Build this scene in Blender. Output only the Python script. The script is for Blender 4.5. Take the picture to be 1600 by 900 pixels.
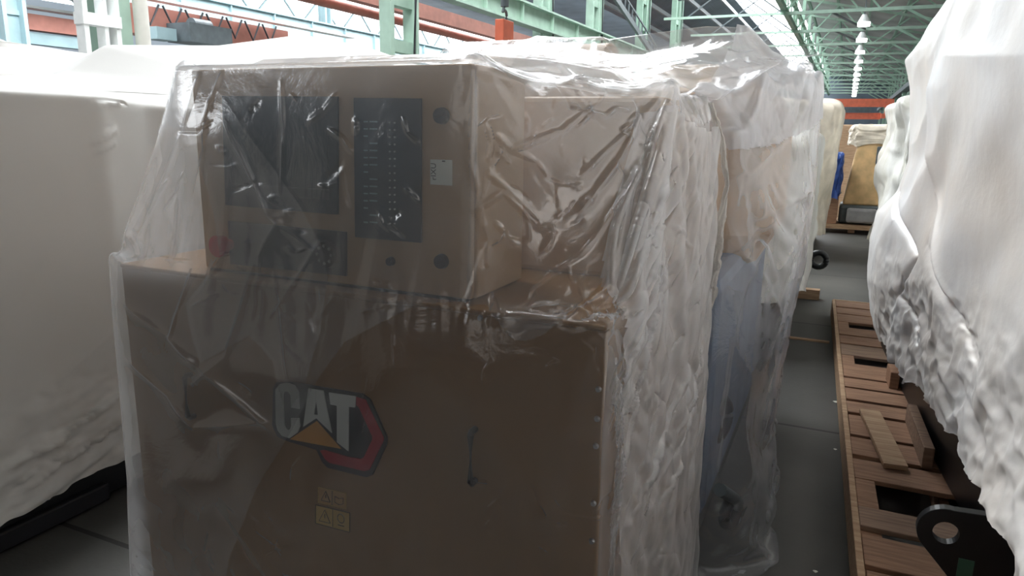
import bpy, bmesh, math, random
import numpy as np
from mathutils import Vector, Matrix

# ------------------------------------------------------------------ camera, world, light, exposure
S = bpy.context.scene
COL = S.collection
for o in list(bpy.data.objects): bpy.data.objects.remove(o)
R = math.radians
F = 1130.0; HZ = 200.0
YAW = R(24.3); PITCH = math.atan((450 - HZ) / F); ROLL = R(0.9)
EYE = np.array([0, 0, 1.62])
fw = np.array([-math.sin(YAW) * math.cos(PITCH), math.cos(YAW) * math.cos(PITCH), -math.sin(PITCH)])
rt = np.cross(fw, [0, 0, 1]); rt /= np.linalg.norm(rt); up = np.cross(rt, fw)
cr, sr = math.cos(ROLL), math.sin(ROLL)
RT = rt * cr + up * sr; UP = up * cr - rt * sr; FW = fw
cd = bpy.data.cameras.new('camera'); cam = bpy.data.objects.new('camera', cd); COL.objects.link(cam)
cd.sensor_width = 36; cd.lens = 36 * F / 1600; cd.clip_end = 400; cd.clip_start = 0.05
M4 = Matrix.Identity(4)
for i in range(3):
    M4[i][0] = RT[i]; M4[i][1] = UP[i]; M4[i][2] = -FW[i]; M4[i][3] = EYE[i]
cam.matrix_world = M4; S.camera = cam
S.view_settings.view_transform = 'Standard'; S.view_settings.look = 'None'
S.view_settings.gamma = 1; S.view_settings.use_curve_mapping = False
S.view_settings.exposure = 0.82
W = bpy.data.worlds.new('sky'); S.world = W; W.use_nodes = True
W.node_tree.nodes['Background'].inputs[0].default_value = (0.80, 0.88, 1.0, 1)
W.node_tree.nodes['Background'].inputs[1].default_value = 0.55
GLAZE_SKY = 7.4      # daylight through the roof glazing
GLAZE_WALL = 3.0     # daylight through the clerestory glazing of the far side wall

def ray(x, y): return FW + RT * (x - 800) / F - UP * (y - 450) / F
def atY(x, y, Y): d = ray(x, y); return EYE + d * (Y / d[1])
def atX(x, y, X): d = ray(x, y); return EYE + d * (X / d[0])

# ------------------------------------------------------------------ materials
def mat(name, col, rough=0.6, metal=0.0, var=0.12, scale=6.0, bump=0.0, bscale=40.0, col2=None, detail=4, spec=0.5, stretch=None):
    m = bpy.data.materials.new(name); m.use_nodes = True
    nt = m.node_tree; b = nt.nodes['Principled BSDF']
    b.inputs['Roughness'].default_value = rough; b.inputs['Metallic'].default_value = metal
    b.inputs['Specular IOR Level'].default_value = spec
    tc = nt.nodes.new('ShaderNodeTexCoord'); mp = nt.nodes.new('ShaderNodeMapping')
    if stretch: mp.inputs['Scale'].default_value = stretch
    nt.links.new(tc.outputs['Object'], mp.inputs[0])
    n = nt.nodes.new('ShaderNodeTexNoise'); n.inputs['Scale'].default_value = scale; n.inputs['Detail'].default_value = detail
    nt.links.new(mp.outputs[0], n.inputs['Vector'])
    r = nt.nodes.new('ShaderNodeValToRGB')
    c2 = col2 if col2 else tuple(max(0, c * (1 - 2 * var)) for c in col)
    c1 = col if col2 else tuple(min(1, c * (1 + var)) for c in col)
    r.color_ramp.elements[0].position = .3; r.color_ramp.elements[1].position = .7
    r.color_ramp.elements[0].color = (*c2, 1); r.color_ramp.elements[1].color = (*c1, 1)
    nt.links.new(n.outputs['Fac'], r.inputs[0]); nt.links.new(r.outputs[0], b.inputs['Base Color'])
    if bump:
        n2 = nt.nodes.new('ShaderNodeTexNoise'); n2.inputs['Scale'].default_value = bscale; n2.inputs['Detail'].default_value = 5
        nt.links.new(mp.outputs[0], n2.inputs['Vector'])
        bp = nt.nodes.new('ShaderNodeBump'); bp.inputs['Strength'].default_value = bump; bp.inputs['Distance'].default_value = .01
        nt.links.new(n2.outputs['Fac'], bp.inputs['Height']); nt.links.new(bp.outputs[0], b.inputs['Normal'])
    return m

def emis(name, col, s):
    m = bpy.data.materials.new(name); m.use_nodes = True; nt = m.node_tree
    nt.nodes.remove(nt.nodes['Principled BSDF'])
    e = nt.nodes.new('ShaderNodeEmission'); e.inputs[0].default_value = (*col, 1); e.inputs[1].default_value = s
    nt.links.new(e.outputs[0], nt.nodes['Material Output'].inputs[0]); return m

def film(name, haze, tint=(.93, .93, .93), gloss_r=.12, bump=.25, bscale=9.0, mottled=.10, edge=.55):
    """thin translucent polyethylene film: clear + milky scatter, glossy skin"""
    m = bpy.data.materials.new(name); m.use_nodes = True; nt = m.node_tree; N = nt.nodes; L = nt.links
    N.remove(N['Principled BSDF'])
    tc = N.new('ShaderNodeTexCoord')
    n = N.new('ShaderNodeTexNoise'); n.inputs['Scale'].default_value = 3.0; n.inputs['Detail'].default_value = 6; n.inputs['Distortion'].default_value = 1.5
    L.new(tc.outputs['Object'], n.inputs['Vector'])
    n2 = N.new('ShaderNodeTexNoise'); n2.inputs['Scale'].default_value = bscale; n2.inputs['Detail'].default_value = 6; n2.inputs['Distortion'].default_value = .8
    n2.inputs['Roughness'].default_value = .6
    L.new(tc.outputs['Object'], n2.inputs['Vector'])
    # ridged crinkles
    a = N.new('ShaderNodeMath'); a.operation = 'SUBTRACT'; L.new(n2.outputs['Fac'], a.inputs[0]); a.inputs[1].default_value = .5
    b = N.new('ShaderNodeMath'); b.operation = 'ABSOLUTE'; L.new(a.outputs[0], b.inputs[0])
    bp = N.new('ShaderNodeBump'); bp.inputs['Strength'].default_value = bump; bp.inputs['Distance'].default_value = .03
    L.new(b.outputs[0], bp.inputs['Height'])
    lw = N.new('ShaderNodeLayerWeight'); lw.inputs['Blend'].default_value = .5
    pw = N.new('ShaderNodeMath'); pw.operation = 'POWER'; L.new(lw.outputs['Facing'], pw.inputs[0]); pw.inputs[1].default_value = 1.6
    mm = N.new('ShaderNodeMath'); mm.operation = 'MULTIPLY_ADD'; L.new(pw.outputs[0], mm.inputs[0]); mm.inputs[1].default_value = edge; 
    mn = N.new('ShaderNodeMath'); mn.operation = 'MULTIPLY_ADD'; L.new(n.outputs['Fac'], mn.inputs[0]); mn.inputs[1].default_value = mottled * 2; mn.inputs[2].default_value = haze - mottled
    mn.use_clamp = True
    L.new(mn.outputs[0], mm.inputs[2]); mm.use_clamp = True
    tr = N.new('ShaderNodeBsdfTransparent'); tr.inputs[0].default_value = (.97, .97, .97, 1)
    df = N.new('ShaderNodeBsdfDiffuse'); df.inputs[0].default_value = (*tint, 1)
    tl = N.new('ShaderNodeBsdfTranslucent'); tl.inputs[0].default_value = (*tint, 1)
    L.new(bp.outputs[0], df.inputs['Normal']); L.new(bp.outputs[0], tl.inputs['Normal'])
    mx = N.new('ShaderNodeMixShader'); mx.inputs[0].default_value = .5
    L.new(df.outputs[0], mx.inputs[1]); L.new(tl.outputs[0], mx.inputs[2])
    m1 = N.new('ShaderNodeMixShader'); L.new(mm.outputs[0], m1.inputs[0]); L.new(tr.outputs[0], m1.inputs[1]); L.new(mx.outputs[0], m1.inputs[2])
    gl = N.new('ShaderNodeBsdfGlossy'); gl.inputs['Roughness'].default_value = gloss_r; gl.inputs[0].default_value = (1, 1, 1, 1)
    L.new(bp.outputs[0], gl.inputs['Normal'])
    # thin sheet reflectance (both faces), Schlick curve
    fr = N.new('ShaderNodeMath'); fr.operation = 'POWER'; L.new(lw.outputs['Facing'], fr.inputs[0]); fr.inputs[1].default_value = 4.5
    f2 = N.new('ShaderNodeMath'); f2.operation = 'MULTIPLY_ADD'; L.new(fr.outputs[0], f2.inputs[0]); f2.inputs[1].default_value = .45; f2.inputs[2].default_value = .09; f2.use_clamp = True
    m2 = N.new('ShaderNodeMixShader'); L.new(f2.outputs[0], m2.inputs[0]); L.new(m1.outputs[0], m2.inputs[1]); L.new(gl.outputs[0], m2.inputs[2])
    L.new(m2.outputs[0], N['Material Output'].inputs[0])
    return m

M = {}
M['yellow'] = mat('machine_yellow', (.27, .145, .055), .42, var=.04, scale=2)
M['tan'] = mat('tan_paint', (.54, .36, .21), .5, var=.05, scale=3)
M['panel_black'] = mat('panel_black', (.035, .05, .06), .35, var=.1)
M['screen'] = mat('screen_glass', (.03, .05, .06), .2, var=.1)
M['black'] = mat('black_paint', (.012, .013, .016), .38, var=.2)
M['rubber'] = mat('black_rubber', (.02, .02, .024), .45)
M['steel'] = mat('steel', (.5, .5, .5), .3, metal=.9)
M['red'] = mat('red_plastic', (.75, .03, .04), .35)
M['logo_black'] = mat('logo_black', (.02, .025, .035), .35)
M['logo_red'] = mat('logo_red', (.40, .02, .045), .35, var=.03)
M['logo_white'] = mat('logo_silver', (.62, .64, .62), .35, var=.03)
M['logo_orange'] = mat('logo_orange', (.62, .30, .06), .4, var=.03)
M['sticker'] = mat('sticker_white', (.88, .90, .80), .5, var=.03)
M['ink'] = mat('ink', (.02, .02, .02), .5)
M['label'] = mat('label_yellow', (.55, .36, .10), .45, var=.03)
M['label_dim'] = mat('label_brown', (.48, .27, .10), .45, var=.03)
M['tarp_grey'] = mat('tarp_offwhite', (.66, .64, .61), .5, var=.03, scale=1.5, bump=.12, bscale=7)
M['tarp_white'] = mat('tarp_white', (.93, .93, .94), .38, var=.02, scale=1.6, bump=.4, bscale=9, detail=7, col2=(.84, .77, .70))
M['tarp_white2'] = mat('shrink_wrap_white', (.86, .86, .84), .45, bump=.7, bscale=14, col2=(.70, .68, .60), scale=3)
M['tarp_cream'] = mat('wrap_cream', (.80, .72, .60), .5, bump=.4, bscale=9)
M['kraft'] = mat('kraft_wrap', (.80, .54, .27), .42, bump=.5, bscale=12)
M['blue_tarp'] = mat('blue_tarp', (.02, .07, .30), .35, bump=.9, bscale=12)
M['green'] = mat('steel_green', (.26, .40, .31), .6, var=.08, scale=3)
M['green_pale'] = mat('steel_pale_green', (.36, .50, .41), .6, var=.08, scale=3)
M['blue_green'] = mat('steel_blue_green', (.30, .42, .45), .6, var=.08, scale=2)
M['white_paint'] = mat('white_paint', (.85, .87, .86), .6, var=.04)
M['pipe_cream'] = mat('pipe_cream', (.72, .70, .64), .55, var=.05)
M['dark_steel'] = mat('dark_steel', (.09, .11, .12), .5)
M['red_steel'] = mat('crane_red', (.42, .17, .13), .55, var=.1, scale=3)
M['orange'] = mat('orange_paint', (.75, .17, .09), .5, var=.08, scale=6)
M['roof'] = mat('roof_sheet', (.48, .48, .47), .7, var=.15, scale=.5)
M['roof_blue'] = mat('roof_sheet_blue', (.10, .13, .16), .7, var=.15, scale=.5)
M['wall'] = mat('wall_paint', (.42, .47, .52), .8, var=.08, scale=.4)
M['lamp'] = emis('lamp_glow', (1, 1, .97), 6)
M['glaze'] = emis('roof_glazing_daylight', (.93, .97, 1), GLAZE_SKY)
M['fill_b'] = emis('rear_fill_emission', (1, .97, .93), .45)  # glow of the added panel behind the camera
M['fill_r'] = emis('right_fill_emission', (1, .97, .93), .8)  # glow of the added fill panel on the right wall
M['glaze_w'] = emis('wall_glazing_daylight', (.93, .97, 1), GLAZE_WALL)
M['yellow_post'] = mat('yellow_post', (.65, .55, .22), .5)
M['green_tape'] = mat('green_tag', (.06, .16, .11), .5)
M['film'] = film('clear_film', .13, (.86, .87, .90), bump=.14, mottled=.09, gloss_r=.09)
M['film2'] = film('clear_film_fold', .16, (.86, .86, .88), bump=.12, bscale=5, edge=.3, mottled=.05)
M['film3'] = film('milky_film', .18, (.84, .85, .88), edge=.32, bump=.30, bscale=7, mottled=.16)
M['film_side'] = film('side_film', .38, (.92, .91, .91), bump=.2, bscale=12, mottled=.2, gloss_r=.1)
M['film_bag'] = film('bag_fold_film', .36, (.86, .88, .92), bump=.3, bscale=12, mottled=.2)
M['film_top'] = film('top_veil_film', .10, (.9, .9, .92), bump=.1, bscale=5, edge=.35, mottled=.05)
M['film_gather'] = film('gathered_film', .62, (.84, .80, .74), bump=.6, bscale=30, mottled=.25)

def wood(name, c1, c2):
    return mat(name, c1, .75, col2=c2, scale=4, stretch=(1.5, 14, 14), bump=.35, bscale=8)
M['wood'] = wood('pallet_wood', (.40, .23, .14), (.24, .13, .08))
M['wood3'] = wood('pallet_wood_dull', (.38, .25, .17), (.22, .14, .10))
M['wood2'] = wood('pallet_wood_pale', (.55, .38, .24), (.36, .22, .13))

def floor_mat():
    m = mat('concrete_floor', (.135, .13, .118), .62, col2=(.075, .073, .068), scale=1.1, detail=9, bump=.12, bscale=50)
    nt = m.node_tree; b = nt.nodes['Principled BSDF']; N = nt.nodes; L = nt.links
    tc = N.new('ShaderNodeTexCoord'); br = N.new('ShaderNodeTexBrick')
    br.offset = 0; br.inputs['Scale'].default_value = 1; br.inputs['Brick Width'].default_value = 3.0; br.inputs['Row Height'].default_value = 2.45
    br.inputs['Mortar Size'].default_value = .012
    br.inputs['Color1'].default_value = (1, 1, 1, 1); br.inputs['Color2'].default_value = (.82, .83, .85, 1); br.inputs['Mortar'].default_value = (.3, .3, .3, 1)
    mp = N.new('ShaderNodeMapping'); mp.inputs['Location'].default_value = (.6, .75, 0)
    L.new(tc.outputs['Object'], mp.inputs[0]); L.new(mp.outputs[0], br.inputs[0])
    src = b.inputs['Base Color'].links[0].from_socket
    mx = N.new('ShaderNodeMix'); mx.data_type = 'RGBA'; mx.blend_type = 'MULTIPLY'; mx.inputs[0].default_value = 1
    L.new(src, mx.inputs[6]); L.new(br.outputs[0], mx.inputs[7]); L.new(mx.outputs[2], b.inputs['Base Color'])
    return m
M['floor'] = floor_mat()

def corrugate(m, axis_scale):
    nt = m.node_tree; N = nt.nodes; L = nt.links; b = N['Principled BSDF']
    tc = N.new('ShaderNodeTexCoord'); w = N.new('ShaderNodeTexWave'); w.bands_direction = 'Y'; w.inputs['Scale'].default_value = axis_scale
    L.new(tc.outputs['Object'], w.inputs[0])
    bp = N.new('ShaderNodeBump'); bp.inputs['Strength'].default_value = .8; bp.inputs['Distance'].default_value = .08
    L.new(w.outputs['Fac'], bp.inputs['Height']); L.new(bp.outputs[0], b.inputs['Normal'])
corrugate(M['roof'], 1.2); corrugate(M['roof_blue'], 1.2)

# ------------------------------------------------------------------ helpers
def tag(o, label=None, cat=None, group=None, kind=None):
    if label: o['label'] = label
    if cat: o['category'] = cat
    if group: o['group'] = group
    if kind: o['kind'] = kind
    return o
def empty(name, loc, label, cat, group=None, rz=0):
    o = bpy.data.objects.new(name, None); COL.objects.link(o); o.location = loc; o.rotation_euler.z = rz
    o.empty_display_size = .1
    return tag(o, label, cat, group)

class MB:
    def __init__(s): s.bm = bmesh.new()
    def box(s, x0, x1, y0, y1, z0, z1, bev=0):
        r = bmesh.ops.create_cube(s.bm, size=1)
        vs = r['verts']
        bmesh.ops.scale(s.bm, vec=(x1 - x0, y1 - y0, z1 - z0), verts=vs)
        bmesh.ops.translate(s.bm, vec=((x0 + x1) / 2, (y0 + y1) / 2, (z0 + z1) / 2), verts=vs)
        if bev:
            es = list({e for v in vs for e in v.link_edges})
            bmesh.ops.bevel(s.bm, geom=es, offset=bev, segments=2, affect='EDGES', profile=.5)
        return s
    def bar(s, a, b, w, h=None):
        h = h or w; a = Vector(a); b = Vector(b); d = b - a; L = d.length
        q = d.to_track_quat('Z', 'Y')
        r = bmesh.ops.create_cube(s.bm, size=1); vs = r['verts']
        bmesh.ops.scale(s.bm, vec=(w, h, L), verts=vs)
        bmesh.ops.transform(s.bm, matrix=Matrix.Translation((a + b) / 2) @ q.to_matrix().to_4x4(), verts=vs)
        return s
    def cyl(s, a, b, r1, r2=None, seg=24):
        r2 = r1 if r2 is None else r2; a = Vector(a); b = Vector(b); d = b - a
        r = bmesh.ops.create_cone(s.bm, cap_ends=True, segments=seg, radius1=r1, radius2=r2, depth=d.length)
        bmesh.ops.transform(s.bm, matrix=Matrix.Translation((a + b) / 2) @ d.to_track_quat('Z', 'Y').to_matrix().to_4x4(), verts=r['verts'])
        return s
    def tube(s, pts, rad, seg=12, closed=False):
        pts = [Vector(p) for p in pts]; n = len(pts); rings = []
        for i, p in enumerate(pts):
            a = pts[(i - 1) % n] if (closed or i > 0) else p; b = pts[(i + 1) % n] if (closed or i < n - 1) else p
            d = (b - a).normalized(); q = d.to_track_quat('Z', 'Y')
            rr = rad[i] if hasattr(rad, '__len__') else rad
            rings.append([s.bm.verts.new(p + q @ Vector((math.cos(2 * math.pi * k / seg) * rr, math.sin(2 * math.pi * k / seg) * rr, 0))) for k in range(seg)])
        m = n if closed else n - 1
        for i in range(m):
            A = rings[i]; B = rings[(i + 1) % n]
            for k in range(seg): s.bm.faces.new((A[k], A[(k + 1) % seg], B[(k + 1) % seg], B[k]))
        if not closed:
            s.bm.faces.new(rings[0][::-1]); s.bm.faces.new(rings[-1])
        return s
    def prism(s, pts, d):
        """polygon (3d points) extruded by vector d"""
        d = Vector(d)
        a = [s.bm.verts.new(Vector(p)) for p in pts]; f = s.bm.faces.new(a)
        b = [s.bm.verts.new(Vector(p) + d) for p in pts]; s.bm.faces.new(b[::-1])
        n = len(pts)
        for i in range(n): s.bm.faces.new((a[i], b[i], b[(i + 1) % n], a[(i + 1) % n]))
        return s
    def build(s, name, m, parent=None, loc=None, smooth=False, bev=0):
        bmesh.ops.recalc_face_normals(s.bm, faces=s.bm.faces)
        if parent is not None and loc is None:
            bmesh.ops.translate(s.bm, vec=-WL(parent), verts=s.bm.verts)
        elif loc is not None:
            bmesh.ops.translate(s.bm, vec=-Vector(loc), verts=s.bm.verts)
        me = bpy.data.meshes.new(name); s.bm.to_mesh(me); s.bm.free(); me.materials.append(m)
        o = bpy.data.objects.new(name, me); COL.objects.link(o)
        if parent is not None: o.parent = parent
        elif loc is not None: o.location = loc
        if smooth:
            for p in me.polygons: p.use_smooth = True
            me.set_sharp_from_angle(angle=R(40))
        if bev:
            b = o.modifiers.new('bevel', 'BEVEL'); b.width = bev; b.segments = 2; b.limit_method = 'ANGLE'
        return o
def WL(o):
    v = Vector((0, 0, 0))
    while o is not None: v = v + o.location; o = o.parent
    return v
def copy_tree(o, parent=None):
    c = o.copy(); COL.objects.link(c); c.parent = parent
    for ch in list(o.children): copy_tree(ch, c)
    return c
def text_mesh(name, body, size, depth, m, mtx, parent):
    cu = bpy.data.curves.new('t', 'FONT'); cu.body = body; cu.size = size; cu.extrude = depth; cu.align_x = 'CENTER'; cu.align_y = 'CENTER'
    t = bpy.data.objects.new('t', cu); COL.objects.link(t)
    dg = bpy.context.evaluated_depsgraph_get(); me = bpy.data.meshes.new_from_object(t.evaluated_get(dg))
    bpy.data.objects.remove(t); me.transform(Matrix.Translation(-WL(parent)) @ mtx)
    me.name = name; me.materials.clear(); me.materials.append(m)
    o = bpy.data.objects.new(name, me); COL.objects.link(o); o.parent = parent; return o

# ---- sheets
def vnoise(x, y, seed):
    rs = np.random.RandomState(seed); G = rs.rand(64, 64)
    xi = np.floor(x).astype(int); yi = np.floor(y).astype(int); fx = x - xi; fy = y - yi
    fx = fx * fx * (3 - 2 * fx); fy = fy * fy * (3 - 2 * fy)
    g = lambda a, b: G[a % 64, b % 64]
    return (g(xi, yi) * (1 - fx) + g(xi + 1, yi) * fx) * (1 - fy) + (g(xi, yi + 1) * (1 - fx) + g(xi + 1, yi + 1) * fx) * fy - .5
def fbm(x, y, seed, oct=4):
    s = 0; a = 1
    for k in range(oct): s = s + a * vnoise(x * 2 ** k, y * 2 ** k, seed + k); a *= .5
    return s
def normals(P):
    du = np.gradient(P, axis=0); dv = np.gradient(P, axis=1)
    n = np.cross(du, dv); n /= (np.linalg.norm(n, axis=2, keepdims=True) + 1e-9); return n
def patch(cols, nu, nv, uk=None, vk=None):
    """cols: key columns, each a list of 3-D key points from top to hem -> dense grid (piecewise linear)"""
    K = np.array(cols, float)                      # [U,V,3]
    U, V = K.shape[:2]
    du = np.linalg.norm(np.diff(K, axis=0), axis=2).mean(1); tu = np.concatenate([[0], np.cumsum(du)]); tu /= tu[-1]
    dv = np.linalg.norm(np.diff(K, axis=1), axis=2).mean(0); tv = np.concatenate([[0], np.cumsum(dv)]); tv /= tv[-1]
    u = np.linspace(0, 1, nu); v = np.linspace(0, 1, nv)
    A = np.zeros((nu, V, 3))
    for j in range(V):
        for c in range(3): A[:, j, c] = np.interp(u, tu, K[:, j, c])
    P = np.zeros((nu, nv, 3))
    for i in range(nu):
        for c in range(3): P[i, :, c] = np.interp(v, tv, A[i, :, c])
    return P
def smooth(P, n, fix=None):
    for _ in range(n):
        Q = P.copy()
        Q[1:-1, 1:-1] = .5 * P[1:-1, 1:-1] + .125 * (P[:-2, 1:-1] + P[2:, 1:-1] + P[1:-1, :-2] + P[1:-1, 2:])
        if fix is not None: Q[fix] = P[fix]
        P = Q
    return P
def relax(P, su, sv, pin, boxes, iters, grav=.00002, bend=.25, nz=.004, seed=1, sd=0.0):
    """cloth relaxation: rest lengths are the traced lengths times (1+slack), so the film buckles into folds"""
    P = P.copy(); nu, nv = P.shape[:2]; rs = np.random.RandomState(seed)
    ones = np.ones((nu, nv))
    su = ones * su; sv = ones * sv; sd = ones * sd
    def rest(a, b, s): return np.linalg.norm(P[a] - P[b], axis=2) * (1 + s[a])
    sl = slice
    C = []
    def add(a, b, s, k): 
        C.append((a, b, rest(a, b, s), k))
    for p in (0, 1):
        n = (nu - p) // 2 * 2
        add((sl(p, p + n, 2), sl(None)), (sl(p + 1, p + n, 2), sl(None)), su, 1.0)
        n = (nv - p) // 2 * 2
        add((sl(None), sl(p, p + n, 2)), (sl(None), sl(p + 1, p + n, 2)), sv, 1.0)
    sdiag = (su + sv) / 2 + sd
    for p in (0, 1):
        n = (nu - p) // 2 * 2
        add((sl(p, p + n, 2), sl(0, nv - 1)), (sl(p + 1, p + n, 2), sl(1, nv)), sdiag, .4)
        add((sl(p, p + n, 2), sl(1, nv)), (sl(p + 1, p + n, 2), sl(0, nv - 1)), sdiag, .4)
    for q in (3,):
        for p in range(0, 2 * q, q):
            n = (nu - p) // (2 * q)
            for r in range(q):
                ia = np.arange(p + r, nu - q, 2 * q); ib = ia + q
                C.append((np.ix_(ia, np.arange(nv)), np.ix_(ib, np.arange(nv)), None, ('u', bend)))
                ja = np.arange(p + r, nv - q, 2 * q); jb = ja + q
                C.append((np.ix_(np.arange(nu), ja), np.ix_(np.arange(nu), jb), None, ('v', bend)))
    C = [(a, b, (np.linalg.norm(P[a] - P[b], axis=2) * (1 + (su if k[0] == 'u' else sv)[a] * .9)), k[1]) if r is None else (a, b, r, k) for a, b, r, k in C]
    w = np.where(pin, 0.0, 1.0)
    P0 = P.copy()
    N = normals(P)
    I, J = np.meshgrid(np.arange(nu), np.arange(nv), indexing='ij')
    P += N * (fbm(I / 9., J / 9., seed, 3) * nz * 2)[..., None] * w[..., None]
    V = np.zeros_like(P)
    for it in range(iters):
        O = P.copy()
        P = P + (V * .9 + np.array([0, 0, -grav])) * w[..., None]
        for a, b, r, k in C:
            A = P[a]; B = P[b]; d = B - A; L = np.linalg.norm(d, axis=2) + 1e-9
            wa = w[a]; wb = w[b]; ws = wa + wb; ws[ws == 0] = 1
            e = ((L - r) / L * k / ws)[..., None] * d
            P[a] = A + e * wa[..., None]; P[b] = B - e * wb[..., None]
        for (x0, x1, y0, y1, z0, z1) in boxes:
            x, y, z = P[..., 0], P[..., 1], P[..., 2]
            ins = (x > x0) & (x < x1) & (y > y0) & (y < y1) & (z > z0) & (z < z1) 
            if ins.any():
                q = P[ins]; ds = np.stack([q[:, 0] - x0, x1 - q[:, 0], q[:, 1] - y0, y1 - q[:, 1], q[:, 2] - z0, z1 - q[:, 2]], 1)
                k = ds.argmin(1); r = np.arange(len(q))
                ax = k // 2; tgt = np.array([x0, x1, y0, y1, z0, z1])[k]; q[r, ax] = tgt; P[ins] = q
        P[pin] = P0[pin]
        P[..., 2] = np.maximum(P[..., 2], .004)
        V = P - O
    return P
def creases(P, segs, rs=None):
    """segs: (a, b, width, height) folds raised along straight lines"""
    N = normals(P); D = np.zeros(P.shape[:2]).ravel(); F_ = P.reshape(-1, 3)
    for a, b, w, h in segs:
        a = np.array(a); b = np.array(b); d = b - a; L = np.linalg.norm(d)
        lo = np.minimum(a, b) - w * 4; hi = np.maximum(a, b) + w * 4; lo[1] -= .25; hi[1] += .25
        idx = np.nonzero(((F_ > lo) & (F_ < hi)).all(1))[0]
        if not len(idx): continue
        G = F_[idx]; rel = G - a
        # distance measured across the sheet as seen face on: drop the part along the sheet normal
        nn = N.reshape(-1, 3)[idx]; rel = rel - (rel * nn).sum(1, keepdims=True) * nn
        dd = d - (nn @ d)[:, None] * nn; L2 = (dd * dd).sum(1) + 1e-9
        t = np.clip((rel * dd).sum(1) / L2, 0, 1)
        r = np.linalg.norm(rel - t[:, None] * dd, axis=1)
        D[idx] += h * np.exp(-np.abs(r / w) ** 1.2) * np.sin(np.pi * np.clip(t, .02, .98)) ** .5
    D = D.reshape(P.shape[:2])
    return P - N * D[..., None]      # grid normals point into the machine; folds rise outwards
def upsample(P, k):
    nu, nv = P.shape[:2]; u = np.linspace(0, nu - 1, (nu - 1) * k + 1); v = np.linspace(0, nv - 1, (nv - 1) * k + 1)
    A = np.empty((len(u), nv, 3)); B = np.empty((len(u), len(v), 3)); iu = np.arange(nu); iv = np.arange(nv)
    i0 = np.minimum(u.astype(int), nu - 2); f = (u - i0)[:, None, None]; A = P[i0] * (1 - f) + P[i0 + 1] * f
    j0 = np.minimum(v.astype(int), nv - 2); f = (v - j0)[None, :, None]; B = A[:, j0] * (1 - f) + A[:, j0 + 1] * f
    return smooth(B, 4)
def sheet_obj(P, name, m, parent=None, loc=(0, 0, 0), mask=None, sub=0, thick=0):
    nu, nv = P.shape[:2]
    off = np.array(WL(parent)) if parent is not None else np.array(loc)
    V = (P - off).reshape(-1, 3)
    I, J = np.meshgrid(np.arange(nu - 1), np.arange(nv - 1), indexing='ij')
    f = np.stack([I * nv + J, (I + 1) * nv + J, (I + 1) * nv + J + 1, I * nv + J + 1], -1).reshape(-1, 4)
    if mask is not None: f = f[mask[:-1, :-1].reshape(-1)]
    used = np.unique(f); remap = -np.ones(len(V), int); remap[used] = np.arange(len(used)); V = V[used]; f = remap[f]
    me = bpy.data.meshes.new(name); me.vertices.add(len(V)); me.vertices.foreach_set('co', V.astype(np.float32).ravel())
    me.loops.add(f.size); me.loops.foreach_set('vertex_index', f.ravel().astype(np.int32))
    me.polygons.add(len(f)); me.polygons.foreach_set('loop_start', np.arange(0, f.size, 4, dtype=np.int32))
    me.polygons.foreach_set('use_smooth', np.ones(len(f), bool))
    me.update(calc_edges=True); me.validate(); me.materials.append(m)
    o = bpy.data.objects.new(name, me); COL.objects.link(o)
    if parent is not None: o.parent = parent
    else: o.location = loc
    if sub:
        s = o.modifiers.new('s', 'SUBSURF'); s.levels = sub; s.render_levels = sub
    if thick:
        s = o.modifiers.new('t', 'SOLIDIFY'); s.thickness = thick; s.offset = -1
    return o
def wrapbox(name, m, x0, x1, y0, y1, z0, z1, label, cat='cover', group=None, seed=1, amp=.05, topr=.25, n=70, taper=.0, bumpy=.012, hem=.06, crown=0., parent=None):
    """a machine-sized hump of sheeting: closed ring around, rounded shoulders, domed top"""
    cx, cy = (x0 + x1) / 2, (y0 + y1) / 2; hx, hy = (x1 - x0) / 2, (y1 - y0) / 2
    nu, nv = n * 2, n
    u = np.linspace(0, 2 * math.pi, nu); v = np.linspace(0, 1, nv)
    Ug, Vg = np.meshgrid(u, v, indexing='ij')
    c, s = np.cos(Ug), np.sin(Ug); e = .35
    sx = np.sign(c) * np.abs(c) ** e; sy = np.sign(s) * np.abs(s) ** e
    H = z1 - z0
    k = np.clip((Vg - .28) / .72, 0, 1)            # 0 over the top, 0..1 down the side
    rad = np.clip(Vg / .28, 0, 1)
    rr = rad ** .8
    px = cx + hx * sx * rr * (1 + taper * k); py = cy + hy * sy * rr * (1 + taper * k)
    edge = np.clip((rad - (1 - topr)) / topr, 0, 1)
    pz = z1 - (1 - np.sqrt(1 - (edge * .98) ** 2)) * topr * .35 - k * (H - topr * .3) - crown * rad
    P = np.stack([px, py, pz], -1)
    per = c * 3 + 7; q = s * 3 + 7
    P[..., 2] += fbm(per, q + Vg * 3, seed, 3) * amp * (1 - k)
    NN = np.stack([sx, sy, np.zeros_like(sx)], -1)
    f = fbm(Ug * 4, Vg * 5, seed + 9, 4) * amp * 1.2 + (np.abs(fbm(Ug * 9 + Vg * 4, Vg * 3, seed + 4, 3))) * bumpy * 4 - bumpy
    f[-1] = f[0]
    bl = np.clip(np.minimum(Ug, 2 * math.pi - Ug) / .3, 0, 1); f = f * bl
    P += NN * (f * rr)[..., None]
    hemz = fbm(Ug * 2 + 3, Ug * 0, seed + 5, 4) * hem * 2 * bl
    P[..., 2] += hemz * k ** 4
    P[..., 2] = np.maximum(P[..., 2], .01)
    P[0] = P[-1]
    o = sheet_obj(P, name, m, parent=parent, loc=(cx, cy, z0) if parent is None else None, sub=1)
    if parent is None: tag(o, label, cat, group)
    return o

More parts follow.
